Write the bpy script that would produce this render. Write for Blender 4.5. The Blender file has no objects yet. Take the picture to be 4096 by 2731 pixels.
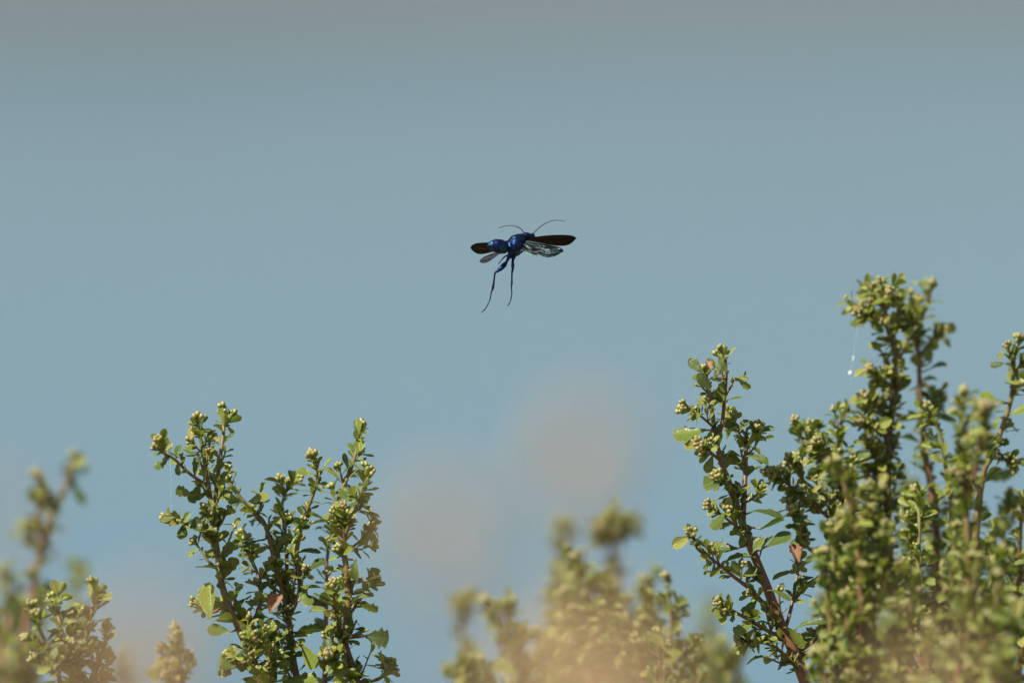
import bpy, bmesh, math, random
import numpy as np
from mathutils import Vector, Matrix, Quaternion, noise

R = math.radians
random.seed(7)
scn = bpy.context.scene
C = scn.collection

# ------------------------------------------------------------------ camera
CAM_Z, PITCH, LENS, FOCUS = 1.60, 5.0, 400.0, 3.60
cam_data = bpy.data.cameras.new('camera')
cam = bpy.data.objects.new('camera', cam_data)
C.objects.link(cam)
cam.location = (0, 0, CAM_Z)
cam.rotation_euler = (R(90 - PITCH), 0, 0)
cam_data.lens = LENS
cam_data.sensor_width = 36.0
cam_data.sensor_fit = 'HORIZONTAL'
cam_data.clip_start = 0.05
cam_data.clip_end = 60000
cam_data.dof.use_dof = True
cam_data.dof.focus_distance = FOCUS
cam_data.dof.aperture_fstop = 6.3
scn.camera = cam

# ------------------------------------------------------------------ sky, sun, exposure
SUN_DIR = Vector((-0.58, -0.42, 0.92)).normalized()      # towards the sun
SUN_EL = math.asin(SUN_DIR.z)
SUN_AZ = math.atan2(SUN_DIR.x, SUN_DIR.y)
world = bpy.data.worlds.new('World')
scn.world = world
world.use_nodes = True
wn, wl = world.node_tree.nodes, world.node_tree.links
wn.clear()
wo = wn.new('ShaderNodeOutputWorld')
wb = wn.new('ShaderNodeBackground')
ws = wn.new('ShaderNodeTexSky')
ws.sky_type = 'NISHITA'
ws.sun_disc = False
ws.sun_elevation = SUN_EL
ws.sun_rotation = SUN_AZ
ws.air_density = 1.0
ws.dust_density = 1.2
ws.ozone_density = 1.0
wb.inputs['Strength'].default_value = 0.060
wl.new(ws.outputs[0], wb.inputs['Color'])
wl.new(wb.outputs[0], wo.inputs['Surface'])

sun_data = bpy.data.lights.new('sun', 'SUN')
sun_data.energy = 5.0
sun_data.angle = R(0.53)
sun_data.color = (1.0, 0.95, 0.86)
sun = bpy.data.objects.new('sun', sun_data)
C.objects.link(sun)
sun.rotation_euler = SUN_DIR.to_track_quat('Z', 'Y').to_euler()
sun.location = (-3, -2, 6)

vs = scn.view_settings
vs.view_transform = 'Standard'
vs.look = 'None'
vs.exposure = 1.0
vs.gamma = 1.0
vs.use_curve_mapping = False
scn.cycles.use_denoising = True
scn.cycles.transparent_max_bounces = 16

# ------------------------------------------------------------------ pixel -> point at a given distance
M_CAM = Matrix.Translation((0, 0, CAM_Z)) @ Matrix.Rotation(R(90 - PITCH), 4, 'X')
KPX = 36.0 / LENS / 4096.0
CROP = {'S': (0, 0, 1.0), 'P': (0, 0, 4096 / 2352), 'D': (560, 1580, 0.7342), 'F': (2600, 1350, 0.8811),
        'T': (3200, 1080, 0.5868), 'G': (3200, 1900, 0.5299), 'E': (1750, 2000, 0.4677),
        'L': (0, 1750, 0.6255), 'W': (1820, 840, 0.28067)}


def px(region, x, y):
    ox, oy, s = CROP[region]
    return ox + x * s, oy + y * s


def at(sx, sy, d):
    return M_CAM @ Vector(((sx - 2048) * KPX * d, -(sy - 1365.5) * KPX * d, -d))


M_INV = M_CAM.inverted()


def to_px(p):
    q = M_INV @ p
    d = -q.z
    return 2048 + q.x / (KPX * d), 1365.5 - q.y / (KPX * d), d


def in_frame(p, m=30):
    x, y, d = to_px(p)
    return -m < x < 4096 + m and -m < y < 2731 + m


# ------------------------------------------------------------------ helpers
def mesh_obj(name, verts, faces, mat=None, parent=None, loc=(0, 0, 0), uvs=None, smooth=True):
    me = bpy.data.meshes.new(name)
    me.from_pydata([tuple(v) for v in verts], [], faces)
    if uvs is not None:
        lay = me.uv_layers.new(name='UVMap')
        for li, l in enumerate(me.loops):
            lay.data[li].uv = uvs[l.vertex_index]
    if smooth:
        me.polygons.foreach_set('use_smooth', [True] * len(me.polygons))
    if mat:
        me.materials.append(mat)
    o = bpy.data.objects.new(name, me)
    C.objects.link(o)
    o.location = loc
    if parent:
        o.parent = parent
    return o


def empty(name, loc, label, cat, group=None):
    o = bpy.data.objects.new(name, None)
    o.empty_display_size = 0.02
    C.objects.link(o)
    o.location = loc
    o['label'] = label
    o['category'] = cat
    if group:
        o['group'] = group
    return o


def tag(o, label, cat, group=None):
    o['label'] = label
    o['category'] = cat
    if group:
        o['group'] = group


def catmull(pts, step):
    """resample a list of Vectors (any dimension up to 3) evenly"""
    P = [Vector(p) for p in pts]
    P = [P[0] * 2 - P[1]] + P + [P[-1] * 2 - P[-2]]
    dense = []
    for i in range(1, len(P) - 2):
        a, b, c, d = P[i - 1:i + 3]
        for k in range(12):
            t = k / 12
            dense.append(0.5 * ((2 * b) + (c - a) * t + (2 * a - 5 * b + 4 * c - d) * t * t + (3 * b - a - 3 * c + d) * t ** 3))
    dense.append(P[-2])
    s = [0]
    for i in range(1, len(dense)):
        s.append(s[-1] + (dense[i] - dense[i - 1]).length)
    n = max(3, int(s[-1] / step) + 1)
    out = []
    j = 0
    for k in range(n + 1):
        w = s[-1] * k / n
        while j < len(s) - 2 and s[j + 1] < w:
            j += 1
        f = (w - s[j]) / max(1e-9, s[j + 1] - s[j])
        out.append(dense[j].lerp(dense[j + 1], min(1, max(0, f))))
    return out


def tube(path, radii, sides=7, cap=True, v0=0.0, v1=1.0):
    """verts, faces, uvs of a tube along a path"""
    verts, faces, uvs = [], [], []
    t = (path[1] - path[0]).normalized()
    up = Vector((0, 0, 1)) if abs(t.z) < 0.9 else Vector((1, 0, 0))
    n = t.cross(up).normalized()
    for i, p in enumerate(path):
        t2 = (path[min(i + 1, len(path) - 1)] - path[max(i - 1, 0)]).normalized()
        n = (n - t2 * n.dot(t2)).normalized()
        b = t2.cross(n)
        for k in range(sides):
            a = 2 * math.pi * k / sides
            verts.append(p + (n * math.cos(a) + b * math.sin(a)) * radii[i])
            uvs.append((k / sides, v0 + (v1 - v0) * i / (len(path) - 1)))
    for i in range(len(path) - 1):
        for k in range(sides):
            k2 = (k + 1) % sides
            faces.append((i * sides + k, i * sides + k2, (i + 1) * sides + k2, (i + 1) * sides + k))
    if cap:
        c0, c1 = len(verts), len(verts) + 1
        verts += [path[0].copy(), path[-1] + (path[-1] - path[-2]).normalized() * radii[-1] * 0.7]
        uvs += [(0, v0), (0, v1)]
        L = (len(path) - 1) * sides
        for k in range(sides):
            k2 = (k + 1) % sides
            faces.append((c0, k2, k))
            faces.append((c1, L + k, L + k2))
    return verts, faces, uvs


class MB:
    def __init__(s):
        s.v, s.f, s.u = [], [], []

    def add(s, part):
        o = len(s.v)
        s.v += part[0]
        s.f += [tuple(i + o for i in f) for f in part[1]]
        s.u += part[2]


# ------------------------------------------------------------------ materials
def new_mat(name):
    m = bpy.data.materials.new(name)
    m.use_nodes = True
    nt = m.node_tree
    nt.nodes.clear()
    out = nt.nodes.new('ShaderNodeOutputMaterial')
    return m, nt.nodes, nt.links, out


def ramp(N, stops):
    r = N.new('ShaderNodeValToRGB')
    e = r.color_ramp.elements
    while len(e) < len(stops):
        e.new(0.5)
    for i, (p, c) in enumerate(stops):
        e[i].position = p
        e[i].color = (*c, 1)
    return r


def mixc(N, L, fac, a, b, mode='MIX'):
    m = N.new('ShaderNodeMix')
    m.data_type = 'RGBA'
    m.blend_type = mode
    for s, v in ((0, fac), (6, a), (7, b)):
        if isinstance(v, (int, float)):
            m.inputs[s].default_value = v
        elif isinstance(v, tuple):
            m.inputs[s].default_value = (*v, 1)
        else:
            L.new(v, m.inputs[s])
    return m.outputs[2]


def math_node(N, L, op, a, b=0.0, c=None):
    m = N.new('ShaderNodeMath')
    m.operation = op
    for i, v in enumerate((a, b) if c is None else (a, b, c)):
        if isinstance(v, (int, float)):
            m.inputs[i].default_value = v
        else:
            L.new(v, m.inputs[i])
    return m.outputs[0]


def noise_tex(N, L, scale, detail=3.0, coord='Object', vec=None):
    t = N.new('ShaderNodeTexNoise')
    t.inputs['Scale'].default_value = scale
    t.inputs['Detail'].default_value = detail
    if vec is None:
        tc = N.new('ShaderNodeTexCoord')
        L.new(tc.outputs[coord], t.inputs['Vector'])
    else:
        L.new(vec, t.inputs['Vector'])
    return t


def leaf_material(name, stops, joined, margin=(0.30, 0.22, 0.05), transl=0.30, rough=0.27, dead=False):
    m, N, L, out = new_mat(name)
    if joined:
        at_ = N.new('ShaderNodeAttribute')
        at_.attribute_name = 'vary'
        rnd = at_.outputs['Fac']
    else:
        oi = N.new('ShaderNodeObjectInfo')
        rnd = oi.outputs['Random']
    cr = ramp(N, stops)
    L.new(rnd, cr.inputs[0])
    uv = N.new('ShaderNodeUVMap')
    sep = N.new('ShaderNodeSeparateXYZ')
    L.new(uv.outputs[0], sep.inputs[0])
    v = math_node(N, L, 'ABSOLUTE', math_node(N, L, 'MULTIPLY_ADD', sep.outputs[1], 2.0, -1.0))
    # blotches
    nz = noise_tex(N, L, 7.0, 4.0, vec=uv.outputs[0])
    col = mixc(N, L, math_node(N, L, 'MULTIPLY', nz.outputs[0], 0.5), cr.outputs[0],
               (0.16, 0.17, 0.035) if not dead else (0.05, 0.02, 0.01))
    # midrib and margin
    rib = math_node(N, L, 'LESS_THAN', v, 0.07)
    col = mixc(N, L, math_node(N, L, 'MULTIPLY', rib, 0.35), col, (0.20, 0.24, 0.07))
    u2 = math_node(N, L, 'MULTIPLY', sep.outputs[0], sep.outputs[0])
    edge = math_node(N, L, 'MAXIMUM', v, math_node(N, L, 'MULTIPLY', u2, u2))
    er = ramp(N, [(0.80, (0, 0, 0)), (0.97, (1, 1, 1))])
    L.new(edge, er.inputs[0])
    fac = math_node(N, L, 'MULTIPLY', er.outputs[0], math_node(N, L, 'MULTIPLY_ADD', rnd, 0.6, 0.1))
    col = mixc(N, L, fac, col, margin)
    p = N.new('ShaderNodeBsdfPrincipled')
    L.new(col, p.inputs['Base Color'])
    p.inputs['Roughness'].default_value = rough
    p.inputs['Specular IOR Level'].default_value = 0.5
    b = N.new('ShaderNodeBump')
    b.inputs['Strength'].default_value = 0.35
    b.inputs['Distance'].default_value = 0.05
    nb = noise_tex(N, L, 14.0, 3.0, vec=uv.outputs[0])
    L.new(nb.outputs[0], b.inputs['Height'])
    L.new(b.outputs[0], p.inputs['Normal'])
    tr = N.new('ShaderNodeBsdfTranslucent')
    L.new(mixc(N, L, 1.0, col, (1.0, 1.25, 0.55), 'MULTIPLY'), tr.inputs['Color'])
    mx = N.new('ShaderNodeMixShader')
    mx.inputs[0].default_value = transl
    L.new(p.outputs[0], mx.inputs[1])
    L.new(tr.outputs[0], mx.inputs[2])
    L.new(mx.outputs[0], out.inputs[0])
    return m


YOUNG = [(0.0, (0.13, 0.18, 0.020)), (0.4, (0.21, 0.25, 0.032)), (0.75, (0.28, 0.29, 0.05)), (1.0, (0.33, 0.28, 0.075))]
MATURE = [(0.0, (0.032, 0.068, 0.018)), (0.35, (0.066, 0.115, 0.020)), (0.7, (0.14, 0.19, 0.026)), (1.0, (0.25, 0.265, 0.05))]
M_YOUNG = leaf_material('leaf_young', YOUNG, False)
M_MATURE = leaf_material('leaf_mature', MATURE, False)
M_YOUNG_J = leaf_material('foliage_young', YOUNG, True)
M_MATURE_J = leaf_material('foliage_mature', MATURE, True)
M_DEAD = leaf_material('leaf_dead', [(0.0, (0.25, 0.12, 0.055)), (1.0, (0.31, 0.16, 0.075))], False, (0.12, 0.05, 0.02), 0.12, 0.7, True)
M_RED = leaf_material('leaf_red_edge', [(0.0, (0.10, 0.15, 0.02)), (1.0, (0.14, 0.17, 0.03))], False, (0.38, 0.07, 0.03), 0.3)


def stem_material():
    m, N, L, out = new_mat('stem_bark')
    uv = N.new('ShaderNodeUVMap')
    sep = N.new('ShaderNodeSeparateXYZ')
    L.new(uv.outputs[0], sep.inputs[0])
    oi = N.new('ShaderNodeObjectInfo')
    cr = ramp(N, [(0.0, (0.12, 0.065, 0.025)), (0.35, (0.18, 0.10, 0.03)), (0.7, (0.17, 0.13, 0.03)), (1.0, (0.15, 0.17, 0.035))])
    L.new(sep.outputs[1], cr.inputs[0])
    red = ramp(N, [(0.35, (0, 0, 0)), (0.75, (1, 1, 1))])
    L.new(oi.outputs['Random'], red.inputs[0])
    col = mixc(N, L, math_node(N, L, 'MULTIPLY', red.outputs[0], 0.5), cr.outputs[0], (0.20, 0.06, 0.035))
    nz = noise_tex(N, L, 350.0, 4.0)
    col = mixc(N, L, math_node(N, L, 'MULTIPLY', nz.outputs[0], 0.7), col, (0.07, 0.045, 0.02))
    p = N.new('ShaderNodeBsdfPrincipled')
    L.new(col, p.inputs['Base Color'])
    p.inputs['Roughness'].default_value = 0.55
    b = N.new('ShaderNodeBump')
    b.inputs['Strength'].default_value = 0.5
    b.inputs['Distance'].default_value = 0.0004
    L.new(nz.outputs[0], b.inputs['Height'])
    L.new(b.outputs[0], p.inputs['Normal'])
    L.new(p.outputs[0], out.inputs[0])
    return m


def bud_material():
    m, N, L, out = new_mat('flower_bud')
    uv = N.new('ShaderNodeUVMap')
    sep = N.new('ShaderNodeSeparateXYZ')
    L.new(uv.outputs[0], sep.inputs[0])
    cr = ramp(N, [(0.0, (0.12, 0.16, 0.025)), (0.45, (0.20, 0.22, 0.045)), (0.72, (0.24, 0.21, 0.065)), (0.9, (0.27, 0.165, 0.10)), (1.0, (0.20, 0.09, 0.06))])
    L.new(sep.outputs[1], cr.inputs[0])
    oi = N.new('ShaderNodeObjectInfo')
    col = mixc(N, L, math_node(N, L, 'MULTIPLY', oi.outputs['Random'], 0.45), cr.outputs[0], (0.24, 0.28, 0.05))
    nz = noise_tex(N, L, 1600.0, 3.0)
    col = mixc(N, L, math_node(N, L, 'MULTIPLY', nz.outputs[0], 0.5), col, (0.12, 0.13, 0.03))
    p = N.new('ShaderNodeBsdfPrincipled')
    L.new(col, p.inputs['Base Color'])
    p.inputs['Roughness'].default_value = 0.4
    L.new(p.outputs[0], out.inputs[0])
    return m


def plain(name, col, rough=0.6, var=0.4, scale=200.0, metallic=0.0, dark=None, transl=0.0):
    m, N, L, out = new_mat(name)
    nz = noise_tex(N, L, scale, 4.0)
    c = mixc(N, L, math_node(N, L, 'MULTIPLY', nz.outputs[0], var * 1.6), col, dark or tuple(x * 0.4 for x in col))
    p = N.new('ShaderNodeBsdfPrincipled')
    L.new(c, p.inputs['Base Color'])
    p.inputs['Roughness'].default_value = rough
    p.inputs['Metallic'].default_value = metallic
    b = N.new('ShaderNodeBump')
    b.inputs['Strength'].default_value = 0.3
    b.inputs['Distance'].default_value = 0.1 / scale
    L.new(nz.outputs[0], b.inputs['Height'])
    L.new(b.outputs[0], p.inputs['Normal'])
    if transl:
        tr = N.new('ShaderNodeBsdfTranslucent')
        L.new(c, tr.inputs['Color'])
        mx = N.new('ShaderNodeMixShader')
        mx.inputs[0].default_value = transl
        L.new(p.outputs[0], mx.inputs[1])
        L.new(tr.outputs[0], mx.inputs[2])
        L.new(mx.outputs[0], out.inputs[0])
    else:
        L.new(p.outputs[0], out.inputs[0])
    return m


M_STEM = stem_material()
M_BUD = bud_material()
M_DRY = plain('dry_floret', (0.74, 0.54, 0.32), 0.8, 0.3, 300, transl=0.3)
M_DRYSTEM = plain('dry_stalk', (0.40, 0.27, 0.16), 0.8, 0.4, 300)

# ------------------------------------------------------------------ the setting: bluff, bay, far shore
SEA_Z = -30.0
GROUND_Z = 0.62


def ground_material():
    m, N, L, out = new_mat('bluff_soil')
    n1 = noise_tex(N, L, 0.8, 6.0)
    n2 = noise_tex(N, L, 25.0, 5.0)
    c = mixc(N, L, n1.outputs[0], (0.22, 0.16, 0.09), (0.13, 0.13, 0.05))
    c = mixc(N, L, math_node(N, L, 'MULTIPLY', n2.outputs[0], 0.7), c, (0.30, 0.24, 0.15))
    p = N.new('ShaderNodeBsdfPrincipled')
    L.new(c, p.inputs['Base Color'])
    p.inputs['Roughness'].default_value = 0.95
    b = N.new('ShaderNodeBump')
    b.inputs['Distance'].default_value = 0.05
    L.new(n2.outputs[0], b.inputs['Height'])
    L.new(b.outputs[0], p.inputs['Normal'])
    L.new(p.outputs[0], out.inputs[0])
    return m


def build_ground():
    xs = [-900, -400, -150, -60, -25] + [-12 + i * 1.0 for i in range(25)] + [25, 60, 150, 400, 900]
    ys = [-600, -200, -60, -20, -8] + [-4 + i * 0.6 for i in range(18)] + [7.2, 8.2, 9.5, 12, 16, 22, 30, 45, 70]
    verts, faces = [], []
    for y in ys:
        for x in xs:
            edge = 6.2 + 0.5 * noise.noise((x * 0.3, 3.1, 0)) + abs(x) * 0.01
            z = GROUND_Z + 0.03 * noise.noise((x * 0.7, y * 0.7, 0))
            if y > edge:
                z -= 34 * (1 - math.exp(-(y - edge) / 11)) + 0.25 * (y - edge)
            verts.append((x, y, z))
    nx = len(xs)
    for j in range(len(ys) - 1):
        for i in range(nx - 1):
            faces.append((j * nx + i, j * nx + i + 1, (j + 1) * nx + i + 1, (j + 1) * nx + i))
    o = mesh_obj('ground', verts, faces, ground_material())
    o['kind'] = 'structure'
    o['label'] = 'dry earth on top of the bluff under the shrubs'


def water_material():
    m, N, L, out = new_mat('bay_water')
    p = N.new('ShaderNodeBsdfPrincipled')
    n0 = noise_tex(N, L, 0.006, 3.0)
    c = mixc(N, L, n0.outputs[0], (0.024, 0.078, 0.106), (0.032, 0.092, 0.122))
    L.new(c, p.inputs['Base Color'])
    p.inputs['Roughness'].default_value = 0.12
    p.inputs['IOR'].default_value = 1.33
    n1 = noise_tex(N, L, 0.35, 5.0)
    n2 = noise_tex(N, L, 2.2, 4.0)
    h = math_node(N, L, 'ADD', n1.outputs[0], math_node(N, L, 'MULTIPLY', n2.outputs[0], 0.25))
    b = N.new('ShaderNodeBump')
    b.inputs['Strength'].default_value = 0.25
    b.inputs['Distance'].default_value = 0.25
    L.new(h, b.inputs['Height'])
    L.new(b.outputs[0], p.inputs['Normal'])
    L.new(p.outputs[0], out.inputs[0])
    return m


def build_water():
    s = 25000
    o = mesh_obj('water', [(-s, 20, SEA_Z), (s, 20, SEA_Z), (s, s, SEA_Z), (-s, s, SEA_Z)], [(0, 1, 2, 3)], water_material(), smooth=False)
    o['kind'] = 'structure'
    o['label'] = 'calm grey blue water of the bay behind the shrubs'


HILL_H = 46.0


def build_hills():
    m, N, L, out = new_mat('far_hillside')
    n1 = noise_tex(N, L, 0.012, 6.0)
    c = mixc(N, L, n1.outputs[0], (0.100, 0.098, 0.092), (0.055, 0.062, 0.056))
    p = N.new('ShaderNodeBsdfPrincipled')
    L.new(c, p.inputs['Base Color'])
    p.inputs['Roughness'].default_value = 0.95
    L.new(p.outputs[0], out.inputs[0])
    verts, faces = [], []
    NX, NY = 110, 26
    for j in range(NY):
        for i in range(NX):
            x = -2200 + 4400 * i / (NX - 1)
            y = 545 + 25 * noise.noise((x * 0.004, 0, 0)) + (j / (NY - 1)) ** 1.3 * 900
            f = j / (NY - 1)
            z = SEA_Z - 2 + HILL_H * math.sin(min(1, f * 1.25) * math.pi / 2) * (0.75 + 0.4 * noise.noise((x * 0.003, y * 0.003, 2))) * (1 if f > 0 else 0)
            z += 4 * noise.noise((x * 0.02, y * 0.02, 5)) * min(1, f * 6)
            verts.append((x, y, z))
    for j in range(NY - 1):
        for i in range(NX - 1):
            faces.append((j * NX + i, j * NX + i + 1, (j + 1) * NX + i + 1, (j + 1) * NX + i))
    o = mesh_obj('hills', verts, faces, m)
    o['kind'] = 'structure'
    o['label'] = 'dry brown hills on the far shore of the bay'


build_ground()
build_water()
build_hills()


# ------------------------------------------------------------------ leaves and buds
def leaf_mesh(name, mat, wide, teeth, cup, bend, twist, seed, nt=9, ns=5):
    rr = random.Random(seed)
    ts = [i / (nt - 1) for i in range(nt)]
    verts, uvs, faces = [], [], []
    for i, t in enumerate(ts):
        w = wide * (0.10 + 0.90 * (max(0, t - 0.06) ** 0.85)) if t < 0.64 else wide * (0.10 + 0.90 * 0.58 ** 0.85) * math.sqrt(max(0.0, 1 - ((t - 0.64) / 0.37) ** 2.4))
        w *= 1.45 * 0.5
        if teeth and 0.35 < t < 0.99:
            w *= 1 + teeth * (1 if i % 2 else -1)
        for k in range(ns):
            s = -1 + 2 * k / (ns - 1)
            y = w * s
            z = cup * (abs(s) ** 1.6) * w + bend * t * t + 0.02 * math.sin(5 * t + seed) + rr.uniform(-0.012, 0.012)
            a = twist * t
            x = t + (0.02 * teeth * 8 * (abs(s) > 0.9)) * (1 if i % 2 else 0)
            verts.append((x, y * math.cos(a) - z * math.sin(a) * 0.5, z + y * math.sin(a)))
            uvs.append((t, (s + 1) / 2))
    for i in range(nt - 1):
        for k in range(ns - 1):
            faces.append((i * ns + k, (i + 1) * ns + k, (i + 1) * ns + k + 1, i * ns + k + 1))
    me = bpy.data.meshes.new(name)
    me.from_pydata(verts, [], faces)
    lay = me.uv_layers.new(name='UVMap')
    for li, l in enumerate(me.loops):
        lay.data[li].uv = uvs[l.vertex_index]
    me.polygons.foreach_set('use_smooth', [True] * len(me.polygons))
    me.materials.append(mat)
    return me


YOUNG_M, MATURE_M = [], []
for i in range(6):
    r_ = random.Random(i)
    YOUNG_M.append(leaf_mesh('young_leaf', M_YOUNG, r_.uniform(0.40, 0.62), 0.0, r_.uniform(0.1, 0.55), r_.uniform(-0.3, 0.25), r_.uniform(-0.3, 0.3), i))
for i in range(8):
    r_ = random.Random(50 + i)
    MATURE_M.append(leaf_mesh('mature_leaf', M_MATURE, r_.uniform(0.46, 0.66), (0.0, 0.10, 0.16, 0.0)[i % 4], r_.uniform(-0.25, 0.5), r_.uniform(-0.35, 0.2), r_.uniform(-0.4, 0.4), 50 + i))
RED_M = leaf_mesh('red_edged_leaf', M_RED, 0.6, 0.0, 0.4, -0.2, 0.2, 77)
DEAD_M = leaf_mesh('dead_leaf', M_DEAD, 0.70, 0.10, 1.5, -0.55, 0.7, 78)
TOOTH_M = leaf_mesh('toothed_leaf', M_MATURE, 0.85, 0.22, 0.15, -0.25, 0.15, 79)
ALL_M = YOUNG_M + MATURE_M


def mesh_np(me):
    n = len(me.vertices)
    v = np.empty(n * 3, np.float32)
    me.vertices.foreach_get('co', v)
    f = np.array([list(p.vertices) for p in me.polygons], np.int32)
    uv = np.empty(len(me.loops) * 2, np.float32)
    me.uv_layers[0].data.foreach_get('uv', uv)
    return v.reshape(-1, 3), f, uv.reshape(-1, 2)


LEAF_NP = {me.name: mesh_np(me) for me in ALL_M}


def bud_cluster_mesh(seed):
    rr = random.Random(seed)
    mb = MB()
    nb = rr.randint(3, 6)
    for b in range(nb):
        a = 2.4 * b + rr.uniform(-0.3, 0.3)
        spread = 0.0 if b == 0 else rr.uniform(0.45, 0.75)
        base = Vector((math.cos(a) * spread * 0.75, math.sin(a) * spread * 0.75, rr.uniform(-0.25, 0.1) + (0.55 if b == 0 else 0.1)))
        axis = Vector((math.cos(a) * spread * 0.8, math.sin(a) * spread * 0.8, 1)).normalized()
        q = axis.to_track_quat('Z', 'Y')
        s = rr.uniform(0.8, 1.15)
        rings = [(0.0, 0.16), (0.22, 0.40), (0.5, 0.50), (0.78, 0.43), (0.98, 0.27), (1.1, 0.10)]
        verts, faces, uvs = [], [], []
        SD = 9
        for ri, (h, r) in enumerate(rings):
            for k in range(SD):
                ang = 2 * math.pi * (k + 0.5 * (ri % 2)) / SD
                rad = r * (1 + (0.12 if (k + ri) % 3 == 0 else -0.06))
                verts.append(base + q @ (Vector((math.cos(ang) * rad, math.sin(ang) * rad, h)) * s))
                uvs.append((k / SD, min(1, h / 1.1 + (0.08 if (k + ri) % 3 == 0 else -0.05))))
        for ri in range(len(rings) - 1):
            for k in range(SD):
                faces.append((ri * SD + k, ri * SD + (k + 1) % SD, (ri + 1) * SD + (k + 1) % SD, (ri + 1) * SD + k))
        faces.append(tuple((len(rings) - 1) * SD + k for k in range(SD)))
        mb.add((verts, faces, uvs))
        # short stalk
        mb.add(tube([Vector((0, 0, -0.9)), base + Vector((0, 0, 0.1))], [0.16, 0.16], 5, True, 0.0, 0.1))
    me = bpy.data.meshes.new('bud_cluster')
    me.from_pydata([tuple(v) for v in mb.v], [], mb.f)
    lay = me.uv_layers.new(name='UVMap')
    for li, l in enumerate(me.loops):
        lay.data[li].uv = mb.u[l.vertex_index]
    me.polygons.foreach_set('use_smooth', [True] * len(me.polygons))
    me.materials.append(M_BUD)
    return me


BUD_M = [bud_cluster_mesh(i) for i in range(7)]


def frame(dirv, nrm):
    x = dirv.normalized()
    z = (nrm - x * nrm.dot(x))
    if z.length < 1e-6:
        z = x.orthogonal()
    z.normalize()
    y = z.cross(x)
    m = Matrix((x, y, z)).transposed()
    return m


# ------------------------------------------------------------------ shrub generator
LEAF_SCALE, SMALL_SCALE = 1.35, 1.45


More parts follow.
